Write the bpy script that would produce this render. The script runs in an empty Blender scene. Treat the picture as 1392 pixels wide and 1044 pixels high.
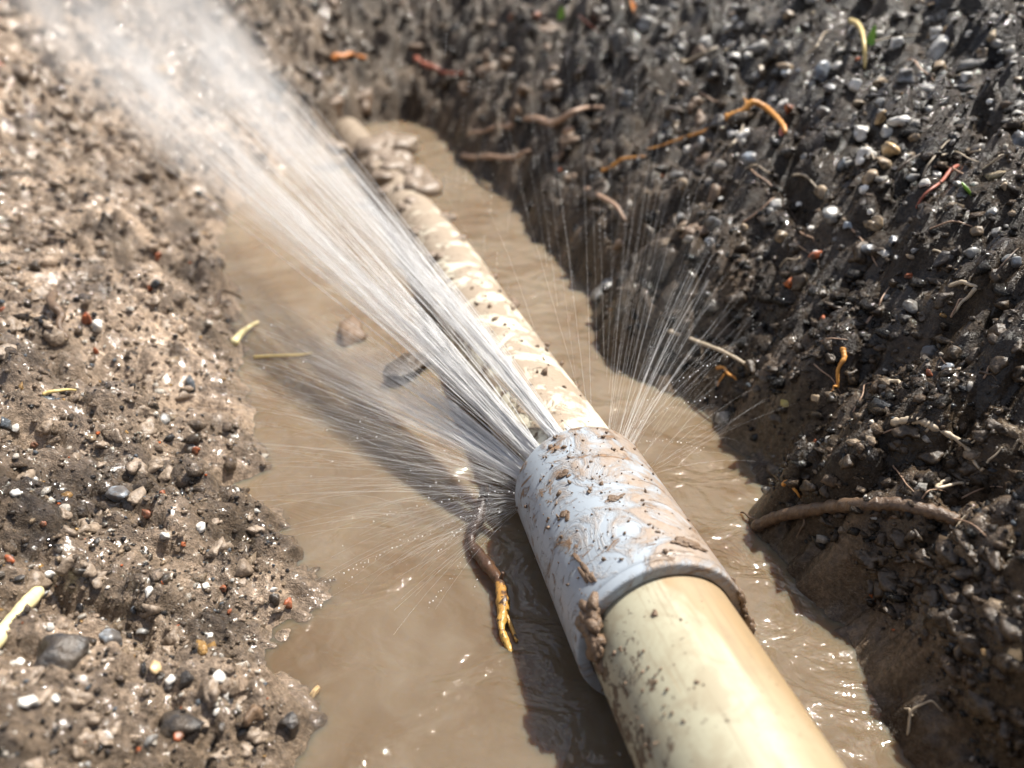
import bpy, bmesh, math, random
import numpy as np
from mathutils import Vector, Matrix

# ------------------------------------------------------------------ camera, world, sun, exposure
scene = bpy.context.scene
C = scene.collection
PITCH = math.radians(28.0)
CAM = np.array((0.0, 0.0, 0.20))
FPX, PW, PH = 1050.0, 1392.0, 1044.0
cam = bpy.data.cameras.new('camera')
cam.sensor_width = 36.0
cam.lens = FPX / PW * 36.0
cam.clip_start, cam.clip_end = 0.01, 200.0
cam.dof.use_dof = True
cam.dof.focus_distance = 0.31
cam.dof.aperture_fstop = 7.5
cam_o = bpy.data.objects.new('camera', cam)
cam_o.location = CAM
cam_o.rotation_euler = (math.pi / 2 - PITCH, 0, 0)
C.objects.link(cam_o)
scene.camera = cam_o

SUN_EL, SUN_AZ = math.radians(62), math.radians(58)     # azimuth measured from +Y (away from camera) towards +X
world = bpy.data.worlds.new('World'); scene.world = world
world.use_nodes = True
wn = world.node_tree.nodes; wl = world.node_tree.links
sky = wn.new('ShaderNodeTexSky'); sky.sky_type = 'NISHITA'; sky.sun_disc = False
sky.sun_elevation = SUN_EL; sky.sun_rotation = SUN_AZ
sky.dust_density = 3.0; sky.ozone_density = 0.8; sky.air_density = 0.9      # a hazy, whitish summer sky
bg = wn['Background']; bg.inputs['Strength'].default_value = 0.06
# broken white clouds all over the sky
wc = wn.new('ShaderNodeTexCoord'); wnz = wn.new('ShaderNodeTexNoise'); wr_ = wn.new('ShaderNodeValToRGB'); wm = wn.new('ShaderNodeMix'); wm.data_type = 'RGBA'
wnz.inputs['Scale'].default_value = 4.5; wnz.inputs['Detail'].default_value = 6.0; wnz.inputs['Roughness'].default_value = 0.6
wr_.color_ramp.elements[0].position = 0.535; wr_.color_ramp.elements[1].position = 0.60
wl.new(wc.outputs['Generated'], wnz.inputs['Vector']); wl.new(wnz.outputs['Fac'], wr_.inputs[0]); wl.new(wr_.outputs[0], wm.inputs[0])
wl.new(sky.outputs['Color'], wm.inputs[6]); wm.inputs[7].default_value = (11.0, 11.2, 11.8, 1.0)
wl.new(wm.outputs[2], bg.inputs['Color'])
sun = bpy.data.lights.new('sun', 'SUN'); sun.energy = 4.6; sun.angle = math.radians(0.53); sun.color = (1.0, 0.95, 0.87)
sun_o = bpy.data.objects.new('sun', sun); C.objects.link(sun_o)
sdir = Vector((math.sin(SUN_AZ) * math.cos(SUN_EL), math.cos(SUN_AZ) * math.cos(SUN_EL), math.sin(SUN_EL)))
sun_o.rotation_euler = sdir.to_track_quat('Z', 'Y').to_euler()
vs = scene.view_settings
vs.view_transform = 'Standard'; vs.look = 'None'; vs.gamma = 1.0; vs.use_curve_mapping = False
vs.exposure = 1.05
cy = scene.cycles
cy.use_denoising = True
try: cy.denoiser = 'OPENIMAGEDENOISE'
except Exception: pass
cy.max_bounces = 8; cy.diffuse_bounces = 4; cy.glossy_bounces = 3; cy.transmission_bounces = 4
cy.transparent_max_bounces = 16; cy.volume_bounces = 3
cy.sample_clamp_indirect = 6.0
cy.volume_step_rate = 1.0; cy.volume_max_steps = 64

rng = np.random.default_rng(7)
random.seed(7)

# ------------------------------------------------------------------ rays
Fv = np.array((0, math.cos(PITCH), -math.sin(PITCH))); Uv = np.array((0, math.sin(PITCH), math.cos(PITCH))); Rv = np.array((1.0, 0, 0))
def ray(px, py):
    return Rv * ((px - PW / 2) / FPX) + Uv * ((PH / 2 - py) / FPX) + Fv      # scaled so that t = depth
def at(px, py, depth): return CAM + ray(px, py) * depth
def on_z(px, py, z):
    r = ray(px, py); return CAM + r * ((z - CAM[2]) / r[2])

WZ = -0.020                                   # water level
# ------------------------------------------------------------------ numpy noise
def h2(ix, iy, seed):
    n = (ix.astype(np.int64) * 374761393 + iy.astype(np.int64) * 668265263 + seed * 1442695041) & 0xffffffff
    n = ((n ^ (n >> 13)) * 1274126177) & 0xffffffff
    n = (n ^ (n >> 16)) & 0xffffff
    return n / float(0xffffff)
def vnoise(x, y, seed=0):
    ix, iy = np.floor(x), np.floor(y); fx, fy = x - ix, y - iy
    u, v = fx * fx * fx * (fx * (fx * 6 - 15) + 10), fy * fy * fy * (fy * (fy * 6 - 15) + 10)
    a, b, c, d = h2(ix, iy, seed), h2(ix + 1, iy, seed), h2(ix, iy + 1, seed), h2(ix + 1, iy + 1, seed)
    return (a * (1 - u) + b * u) * (1 - v) + (c * (1 - u) + d * u) * v
def fbm(x, y, seed=0, o=4, g=0.5):
    s = 0; a = 1; t = 0
    for k in range(o):
        ca, sa = math.cos(k * 1.1 + seed), math.sin(k * 1.1 + seed)
        s = s + a * vnoise((x * ca - y * sa) * 2 ** k, (x * sa + y * ca) * 2 ** k, seed + k * 17); t += a; a *= g
    return s / t
def lumps(x, y, seed=0):
    """rounded lumps with creases between them, 0..1, every cell with its own height"""
    ix, iy = np.floor(x), np.floor(y)
    best = np.full(x.shape, -9.0)
    for dx in (-1, 0, 1):
        for dy in (-1, 0, 1):
            cx, cyy = ix + dx, iy + dy
            px = cx + 0.15 + 0.7 * h2(cx, cyy, seed); py = cyy + 0.15 + 0.7 * h2(cx, cyy, seed + 5)
            hh = h2(cx, cyy, seed + 9); rr = 0.45 + 0.55 * h2(cx, cyy, seed + 11)
            e = 0.5 + h2(cx, cyy, seed + 13); an = 6.28 * h2(cx, cyy, seed + 15)
            ax, ay = np.cos(an), np.sin(an)
            ux, uy = (x - px) * ax + (y - py) * ay, -(x - px) * ay + (y - py) * ax
            q = (ux * ux * e + uy * uy / e) / (rr * rr)
            best = np.maximum(best, (0.35 + 0.65 * hh) * (1 - q))
    return np.maximum(best, -0.35)
def sstep(a, b, x):
    t = np.clip((x - a) / (b - a), 0, 1); return t * t * (3 - 2 * t)

# ------------------------------------------------------------------ pool outline (on the water plane)
left_px = [(372, 1044), (412, 990), (350, 930), (352, 880), (400, 835), (402, 770), (345, 668), (366, 632), (335, 570), (318, 500), (322, 440), (300, 380), (288, 318), (330, 262), (400, 215), (445, 182)]
right_px = [(500, 168), (552, 163), (592, 174), (616, 198), (640, 228), (690, 265), (742, 330), (786, 372), (818, 412), (815, 455), (860, 500), (935, 530), (1000, 590), (1050, 640), (1045, 715), (1105, 775), (1180, 850), (1225, 925), (1300, 1044)]
pool = [on_z(a, b, WZ)[:2] for a, b in left_px] + [on_z(a, b, WZ)[:2] for a, b in right_px]
pool = [np.array((-0.10, -0.5)), np.array((-0.085, 0.0))] + pool + [np.array((0.15, 0.0)), np.array((0.16, -0.5))]
pool = np.array(pool)
def pool_dist(x, y):
    d2 = np.full(x.shape, 1e9); ins = np.zeros(x.shape, bool)
    n = len(pool)
    for i in range(n):
        ax, ay = pool[i]; bx, by = pool[(i + 1) % n]
        ex, ey = bx - ax, by - ay; L = ex * ex + ey * ey
        t = np.clip(((x - ax) * ex + (y - ay) * ey) / L, 0, 1)
        d2 = np.minimum(d2, (x - ax - t * ex) ** 2 + (y - ay - t * ey) ** 2)
        c = ((ay > y) != (by > y)); 
        with np.errstate(divide='ignore', invalid='ignore'):
            xi = ax + (y - ay) / (by - ay if by != ay else 1e-12) * ex
        ins ^= c & (x < xi)
    d = np.sqrt(d2); return np.where(ins, -d, d)

def axis_x(y): return np.interp(y, [-1, 0.18, 0.68, 1.2, 3], [0.36, 0.05, -0.075, -0.225, -0.8])
def weights(x, y):
    wr = sstep(-0.02, 0.06, x - axis_x(y) - 0.02 * np.clip(y, 0, 1))
    wb = sstep(0.95, 1.2, y + 0.25 * x * (x < 0))
    return wr, wb
PITS = [(*on_z(a, b, 0.0)[:2], r_, d_) for a, b, r_, d_ in ((318, 622, 0.010, 0.022), (262, 545, 0.010, 0.020), (290, 580, 0.008, 0.012), (170, 538, 0.012, 0.016), (60, 670, 0.010, 0.018), (110, 860, 0.012, 0.014), (200, 880, 0.009, 0.014), (120, 120, 0.03, 0.02), (230, 310, 0.02, 0.02))]
def ground_z(x, y, detail=True):
    x = np.asarray(x, float); y = np.asarray(y, float)
    d = pool_dist(x, y)
    d = d + 0.010 * (fbm(x * 25, y * 25, 3, 3) - 0.5) * 2 * sstep(0.0, 0.4, y + 0.2) + 0.004 * (vnoise(x * 110, y * 110, 4) - 0.5)
    wr, wb = weights(x, y)
    dp = np.maximum(d, 0)
    hl = 0.010 * (1 - np.exp(-dp / 0.010)) + 0.36 * np.minimum(dp, 0.55) + 0.05 * np.minimum(np.maximum(dp - 0.55, 0), 3)
    hr = 0.006 * (1 - np.exp(-dp / 0.006)) + 1.02 * np.minimum(dp, 0.10) + 0.44 * np.minimum(np.maximum(dp - 0.10, 0), 0.5) + 0.06 * np.minimum(np.maximum(dp - 0.63, 0), 3)
    hb = 0.02 * (1 - np.exp(-dp / 0.02)) + 0.85 * np.minimum(dp, 0.32) + 0.12 * np.minimum(np.maximum(dp - 0.32, 0), 3)
    h = hl * (1 - wr) + hr * wr
    h = h * (1 - wb) + np.maximum(h, hb) * wb
    z = WZ + np.where(d > 0, h, np.maximum(d * 0.7, -0.06))
    if detail:
        rough = sstep(-0.012, 0.014, d)
        far = 1 + 0.35 * sstep(0.3, 1.2, y)
        wk = np.clip(wr + wb, 0, 1)
        z = z + rough * (0.026 * (fbm(x * 9, y * 9, 21, 3) - 0.5) * (1 - 0.3 * wr))
        wx, wy = x + 0.010 * (fbm(x * 55, y * 55, 31, 3) - 0.5), y + 0.010 * (fbm(x * 55, y * 55, 37, 3) - 0.5)
        amp = (0.25 + 0.75 * rough) * far
        patch = 0.25 + 1.3 * fbm(x * 22, y * 22, 51, 2)
        z = z + wk * rough * far * (0.020 + 0.010 * sstep(0.45, 0.2, y)) * lumps(wx * 17, wy * 17, 40)
        patch = patch + 0.5 * wr * sstep(0.45, 0.25, y)
        z = z + amp * patch * (0.0165 * lumps(wx * 36, wy * 36, 41) + 0.0105 * lumps(wx * 78, wy * 78, 43))
        rng_ = np.hypot(x, y); f1, f2 = sstep(1.0, 0.35, rng_), sstep(0.55, 0.22, rng_)
        z = z + (0.6 + 0.4 * rough) * (0.0042 * f1 * lumps(wx * 165, wy * 165, 45) + 0.0045 * f2 * (fbm(x * 190, y * 190, 47, 2, 0.5) - 0.5))
        z = z - 0.005 * rough
        for qx, qy, qr_, qd in PITS:
            z = z - qd * np.exp(-((x - qx) ** 2 + (y - qy) ** 2) / (qr_ * qr_))
    return z
def hit(px, py, lift=0.0):
    """where the sight line through a photograph pixel meets the ground or the water"""
    r = ray(px, py); a_, b_ = 0.14, 3.2
    for st_ in (0.005, 0.0004):
        ts = np.arange(a_, b_, st_); P = CAM[None] + r[None] * ts[:, None]
        g = np.maximum(grid_z(P[:, 0], P[:, 1]), WZ); k = np.argmax(P[:, 2] < g)
        if P[k, 2] >= g[k]: k = len(ts) - 1
        a_, b_ = ts[k] - st_, ts[k] + 0.001
    p = P[k].copy(); p[2] = g[k] + lift
    return p

# ------------------------------------------------------------------ material helpers
class NT:
    def __init__(s, name):
        s.m = bpy.data.materials.new(name); s.m.use_nodes = True; s.t = s.m.node_tree; s.n = s.t.nodes
        s.n.clear(); s.out = s.n.new('ShaderNodeOutputMaterial')
    def add(s, typ, **kw):
        nd = s.n.new(typ)
        for k, v in kw.items():
            if k.startswith('_'): setattr(nd, k[1:], v)
        return nd
    def link(s, a, b): s.t.links.new(a, b)
    def setin(s, sock, v):
        if hasattr(v, 'is_linked') or isinstance(v, bpy.types.NodeSocket): s.link(v, sock)
        else:
            if isinstance(v, (tuple, list)) and len(v) == 3 and sock.type == 'RGBA': v = (*v, 1)
            sock.default_value = v
    def coord(s, which='Object'): return s.add('ShaderNodeTexCoord').outputs[which]
    def mapping(s, vec, scale=(1, 1, 1), loc=(0, 0, 0), rot=(0, 0, 0)):
        m = s.add('ShaderNodeMapping'); s.link(vec, m.inputs[0]); m.inputs['Scale'].default_value = scale; m.inputs['Location'].default_value = loc; m.inputs['Rotation'].default_value = rot
        return m.outputs[0]
    def noise(s, vec, scale, detail=4, rough=0.55, dist=0.0):
        n = s.add('ShaderNodeTexNoise'); s.link(vec, n.inputs['Vector'])
        n.inputs['Scale'].default_value = scale; n.inputs['Detail'].default_value = detail; n.inputs['Roughness'].default_value = rough; n.inputs['Distortion'].default_value = dist
        return n.outputs['Fac']
    def ramp(s, fac, stops, interp='LINEAR'):
        r = s.add('ShaderNodeValToRGB'); r.color_ramp.interpolation = interp
        e = r.color_ramp.elements
        while len(e) < len(stops): e.new(0.5)
        for el, (p, c) in zip(e, stops):
            el.position = p; el.color = (*c, 1) if isinstance(c, (tuple, list)) else (c, c, c, 1)
        s.link(fac, r.inputs[0]); return r.outputs[0]
    def mix(s, fac, a, b, blend='MIX'):
        m = s.add('ShaderNodeMix', _data_type='RGBA', _blend_type=blend)
        s.setin(m.inputs[0], fac); s.setin(m.inputs[6], a); s.setin(m.inputs[7], b); return m.outputs[2]
    def math(s, op, a, b=0.0, c=0.0, clamp=False):
        m = s.add('ShaderNodeMath', _operation=op); m.use_clamp = clamp
        s.setin(m.inputs[0], a); s.setin(m.inputs[1], b); s.setin(m.inputs[2], c); return m.outputs[0]
    def bump(s, h, strength=0.5, dist=0.001, normal=None):
        b = s.add('ShaderNodeBump'); s.link(h, b.inputs['Height']); b.inputs['Strength'].default_value = strength; b.inputs['Distance'].default_value = dist
        if normal is not None: s.link(normal, b.inputs['Normal'])
        return b.outputs[0]
    def attr(s, name):
        a = s.add('ShaderNodeAttribute'); a.attribute_name = name; return a
    def bsdf(s, **kw):
        b = s.add('ShaderNodeBsdfPrincipled')
        for k, v in kw.items(): s.setin(b.inputs[k.replace('_', ' ')], v)
        s.link(b.outputs[0], s.out.inputs['Surface']); return b

M = {}
def soil_material(name, colour_from):
    t = NT(name); co = t.coord('Object')
    if colour_from: base = t.attr('soil').outputs['Color']
    n1 = t.noise(co, 420, 5, 0.65); n2 = t.noise(co, 60, 4); n3 = t.noise(co, 1500, 3, 0.6)
    var = t.ramp(n1, [(0.28, 0.32), (0.5, 0.9), (0.72, 1.65)])
    col = t.mix(1.0, base, var, 'MULTIPLY')
    col = t.mix(t.math('MULTIPLY', t.ramp(n2, [(0.45, 0.0), (0.7, 1.0)]), 0.35), col, t.mix(1.0, base, (0.55, 0.50, 0.46), 'MULTIPLY'))
    speck = t.ramp(n3, [(0.66, 0.0), (0.72, 1.0)])
    col = t.mix(t.math('MULTIPLY', speck, 0.35), col, (0.42, 0.38, 0.33))
    wet = t.attr('soil').outputs['Alpha']
    r = t.math('ADD', t.math('MULTIPLY', n2, 0.45), t.math('MULTIPLY', n1, 0.25))
    ro = t.math('SUBTRACT', r, t.math('MULTIPLY', wet, 0.24))
    ro = t.math('MAXIMUM', ro, 0.12)
    hgt = t.math('ADD', n1, t.math('MULTIPLY', n3, 0.35))
    n4 = t.noise(co, 520, 3, 0.55)
    film_ = t.math('MULTIPLY', wet, t.ramp(t.noise(co, 38, 3, 0.55), [(0.34, 0.25), (0.56, 1.0)]))
    t.bsdf(Base_Color=col, Roughness=ro, IOR=1.45, Specular_IOR_Level=0.18, Normal=t.bump(hgt, 1.0, 0.0022), Coat_Weight=film_, Coat_Roughness=0.07, Coat_IOR=1.48, Coat_Normal=t.bump(n4, 0.4, 0.0012))
    return t.m
M['soil'] = soil_material('wet_soil', True)

def simple(name, c1, c2, scale=300, rough=0.5, bump=0.4, dist=0.0006, c3=None, stretch=(1, 1, 1), spec=0.5, dirt=0.0):
    t = NT(name); co = t.mapping(t.add('ShaderNodeNewGeometry').outputs['Position'], stretch)
    n = t.noise(co, scale, 5, 0.6); n2 = t.noise(co, scale * 0.23, 3)
    col = t.mix(t.ramp(n, [(0.32, 0.0), (0.68, 1.0)]), c1, c2)
    if c3: col = t.mix(t.ramp(n2, [(0.5, 0.0), (0.6, 1.0)]), col, c3)
    if dirt: col = t.mix(t.math('MULTIPLY', t.ramp(t.noise(co, 170, 5, 0.65), [(0.42, 0.0), (0.58, 1.0)]), dirt), col, t.mix(n, (0.030, 0.022, 0.015), (0.11, 0.082, 0.056)))
    t.bsdf(Base_Color=col, Roughness=t.math('ADD', t.math('MULTIPLY', n2, 0.3), rough - 0.15), Specular_IOR_Level=spec, Normal=t.bump(n, bump, dist))
    M[name] = t.m; return t.m

# ------------------------------------------------------------------ mesh helpers
def new_mesh(name, verts, faces, smooth=True):
    me = bpy.data.meshes.new(name)
    verts = np.asarray(verts, np.float32); faces = np.asarray(faces, np.int32)
    k = faces.shape[1]
    me.vertices.add(len(verts)); me.vertices.foreach_set('co', verts.ravel())
    me.loops.add(faces.size); me.loops.foreach_set('vertex_index', faces.ravel())
    me.polygons.add(len(faces)); me.polygons.foreach_set('loop_start', np.arange(0, faces.size, k, dtype=np.int32))
    me.polygons.foreach_set('loop_total', np.full(len(faces), k, np.int32))
    me.update(calc_edges=True)
    if smooth: me.polygons.foreach_set('use_smooth', np.ones(len(faces), bool))
    return me
def link(name, me, mat=None, parent=None, loc=None, rot=None, scale=None):
    o = bpy.data.objects.new(name, me); C.objects.link(o)
    if mat is not None and me is not None and not len(me.materials): me.materials.append(mat)
    if parent: o.parent = parent
    if loc is not None: o.location = loc
    if rot is not None: o.rotation_euler = rot
    if scale is not None: o.scale = scale
    return o
def tag(o, label=None, cat=None, group=None, kind=None):
    if label: o['label'] = label
    if cat: o['category'] = cat
    if group: o['group'] = group
    if kind: o['kind'] = kind
    return o
def tri_ok(name, v, f, smooth=True):
    me = bpy.data.meshes.new(name); me.from_pydata([tuple(p) for p in v], [], [tuple(dict.fromkeys(q)) for q in f]); me.update()
    if smooth: me.polygons.foreach_set('use_smooth', np.ones(len(me.polygons), bool))
    return me
def set_color(me, name, rgba):
    a = me.color_attributes.new(name, 'FLOAT_COLOR', 'POINT'); a.data.foreach_set('color', np.asarray(rgba, np.float32).ravel())

def soil_colour(x, y, z):
    """what the ground is made of: grey-tan silt on the pool's one side, black gravelly soil on the other"""
    wr, wb = weights(x, y)
    d = pool_dist(x, y)
    silt = np.array((0.29, 0.220, 0.160)); dark = np.array((0.034, 0.024, 0.015)); grey = np.array((0.085, 0.075, 0.062))
    back = np.array((0.10, 0.078, 0.058)); low = np.array((0.075, 0.054, 0.036))
    k = np.clip(wr + wb * 0.75, 0, 1)[:, None]
    m = fbm(x * 14, y * 14, 77, 3)
    near = (sstep(0.50, 0.20, y) * sstep(0.25, 0.60, m + 0.25 * sstep(0.02, 0.10, d)))[:, None]
    lcol = silt * (1 - 0.8 * near) + low * 0.8 * near
    up = (sstep(0.10, 0.24, z) * sstep(0.35, 0.6, m + 0.15))[:, None]
    rcol = dark * (1 - up) + grey * up
    bcol = back * (0.5 + 0.9 * m[:, None])
    wb_ = wb[:, None] * sstep(0.35, 0.0, x)[:, None]
    rcol = rcol * (1 - wb_) + bcol * wb_
    edge = (sstep(0.11, 0.0, d) * (0.35 + 0.65 * sstep(0.35, 0.6, m)) * wr)[:, None]
    rcol = rcol * (1 - edge) + np.array((0.090, 0.064, 0.042)) * edge
    col = lcol * (1 - k) + rcol * k
    col = col * np.clip(-0.10 + 2.2 * fbm(x * 38, y * 38, 79, 4, 0.6), 0.25, 1.7)[:, None]
    return col, np.clip(0.66 - 0.36 * wr - 0.3 * wb + 0.34 * near[:, 0], 0.2, 1)

# ------------------------------------------------------------------ ground
def warp_axis(lo, hi, c, n):
    """sample positions whose spacing grows with |v| + c"""
    a = -math.log((abs(lo) + c) / c) if lo < 0 else math.log((lo + c) / c)
    b = math.log((hi + c) / c)
    u = np.linspace(a, b, n); return np.sign(u) * (np.exp(np.abs(u)) - 1) * c
xs = warp_axis(-1.4, 1.4, 0.24, 780)
ys = warp_axis(0.08, 2.1, 0.06, 800)
xs = np.concatenate([[-40, -15, -6, -3, -2], xs, [2, 3, 6, 15, 40]])
ys = np.concatenate([[-40, -10, -3, -1, -0.5, -0.25, -0.1, -0.02, 0.03], ys, [2.6, 3.5, 6, 15, 40]])
X, Y = np.meshgrid(xs, ys); fx, fy = X.ravel(), Y.ravel()
Z = ground_z(fx, fy)
nx, ny = len(xs), len(ys)
idx = np.arange(nx * ny).reshape(ny, nx)
ZG = Z.reshape(ny, nx)
def grid_z(x, y):
    i = np.clip(np.searchsorted(xs, x) - 1, 0, nx - 2); j = np.clip(np.searchsorted(ys, y) - 1, 0, ny - 2)
    u = np.clip((x - xs[i]) / (xs[i + 1] - xs[i]), 0, 1); v = np.clip((y - ys[j]) / (ys[j + 1] - ys[j]), 0, 1)
    return (ZG[j, i] * (1 - u) + ZG[j, i + 1] * u) * (1 - v) + (ZG[j + 1, i] * (1 - u) + ZG[j + 1, i + 1] * u) * v
quads = np.stack([idx[:-1, :-1], idx[:-1, 1:], idx[1:, 1:], idx[1:, :-1]], -1).reshape(-1, 4)
keep = (Z[quads].max(1) > WZ - 0.03)
quads = quads[keep]
used = np.unique(quads); remap = np.full(nx * ny, -1); remap[used] = np.arange(len(used))
V = np.stack([fx, fy, Z], 1)[used]
me = new_mesh('ground', V, remap[quads])
col, wet = soil_colour(V[:, 0], V[:, 1], V[:, 2])
set_color(me, 'soil', np.concatenate([col, wet[:, None]], 1))
tag(link('ground', me, M['soil']), kind='structure')

# ------------------------------------------------------------------ pool water
t = NT('muddy_water'); co = t.coord('Object')
n1 = t.noise(co, 14, 4, 0.5, 0.6); n2 = t.noise(co, 45, 4, 0.55, 1.2)
col = t.mix(t.ramp(n1, [(0.35, 0.0), (0.65, 1.0)]), (0.108, 0.073, 0.042), (0.148, 0.113, 0.076))  # silt swirls; the greyer tone also stands in for reflected sky, put into colour
col = t.mix(t.math('MULTIPLY', t.ramp(n2, [(0.45, 0.0), (0.75, 1.0)]), 0.35), col, (0.205, 0.17, 0.128))
w1 = t.noise(t.mapping(co, (0.8, 1.1, 1)), 42, 3, 0.5, 0.8); w2 = t.noise(co, 180, 3, 0.5, 0.4)
hh = t.math('ADD', w1, t.math('MULTIPLY', w2, 0.12))
b_ = t.bsdf(Base_Color=col, Subsurface_Weight=1.0, Subsurface_Scale=0.022, Subsurface_Radius=(1.0, 0.55, 0.28), Roughness=0.5, IOR=1.34, Specular_IOR_Level=0.0, Coat_Weight=1.0, Coat_Roughness=0.03, Coat_IOR=1.45, Coat_Normal=t.bump(hh, 1.0, 0.007))
M['water'] = t.m
wx = np.linspace(-0.9, 0.55, 90); wy = np.linspace(-0.7, 1.35, 120)
GX, GY = np.meshgrid(wx, wy)
GZ = WZ + 0.0012 * (fbm(GX.ravel() * 30, GY.ravel() * 18, 91, 2) - 0.5)
i2 = np.arange(GX.size).reshape(GX.shape)
q2 = np.stack([i2[:-1, :-1], i2[:-1, 1:], i2[1:, 1:], i2[1:, :-1]], -1).reshape(-1, 4)
wv = np.stack([GX.ravel(), GY.ravel(), GZ], 1); nb = len(wv); rim = np.concatenate([i2[0, :], i2[1:, -1], i2[-1, -2::-1], i2[-2:0:-1, 0]])
low_ = wv[rim].copy(); low_[:, 2] = -0.14
ls = np.arange(len(rim)) + nb; sq = np.stack([rim, ls, np.roll(ls, -1), np.roll(rim, -1)], 1)
wv = np.vstack([wv, low_, [[-0.17, 0.3, -0.14]]]); cidx = len(wv) - 1
bq_ = np.stack([np.roll(ls, -1), ls, np.full(len(ls), cidx), np.full(len(ls), cidx)], 1)
tag(link('water', tri_ok('water', wv.tolist(), q2.tolist() + sq.tolist() + bq_.tolist()), M['water']), kind='structure')

# ------------------------------------------------------------------ pipe
AX = [np.array(p) for p in ((0.1052, -0.066, 0.0175), (0.050, 0.187, 0.0056), (0.0290, 0.283, 0.0011), (-0.0760, 0.68, -0.0130), (-0.300, 1.40, -0.030))]
RP, RC = 0.0250, 0.0297
def frame_of(d):
    d = d / np.linalg.norm(d); s = np.cross(d, (0, 0, 1)); s /= np.linalg.norm(s); return s, np.cross(s, d)
def lathe_along(p0, p1, prof, n=96, wob=0.0):
    """prof: (distance along the axis, radius) pairs; local Z runs along the axis"""
    vs_, fs = [], []
    for k, (s, r) in enumerate(prof):
        for j in range(n):
            a = 2 * math.pi * j / n
            vs_.append((r * math.cos(a), r * math.sin(a), s))
    for k in range(len(prof) - 1):
        for j in range(n):
            j2 = (j + 1) % n
            fs.append((k * n + j, k * n + j2, (k + 1) * n + j2, (k + 1) * n + j))
    return vs_, fs
def axis_matrix(p0, p1):
    d = np.asarray(p1) - np.asarray(p0); L = np.linalg.norm(d); d = d / L
    s, u = frame_of(d)
    return Matrix(((s[0], u[0], d[0], p0[0]), (s[1], u[1], d[1], p0[1]), (s[2], u[2], d[2], p0[2]), (0, 0, 0, 1))), L   # local x = side(right), y = up, z = along
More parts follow.
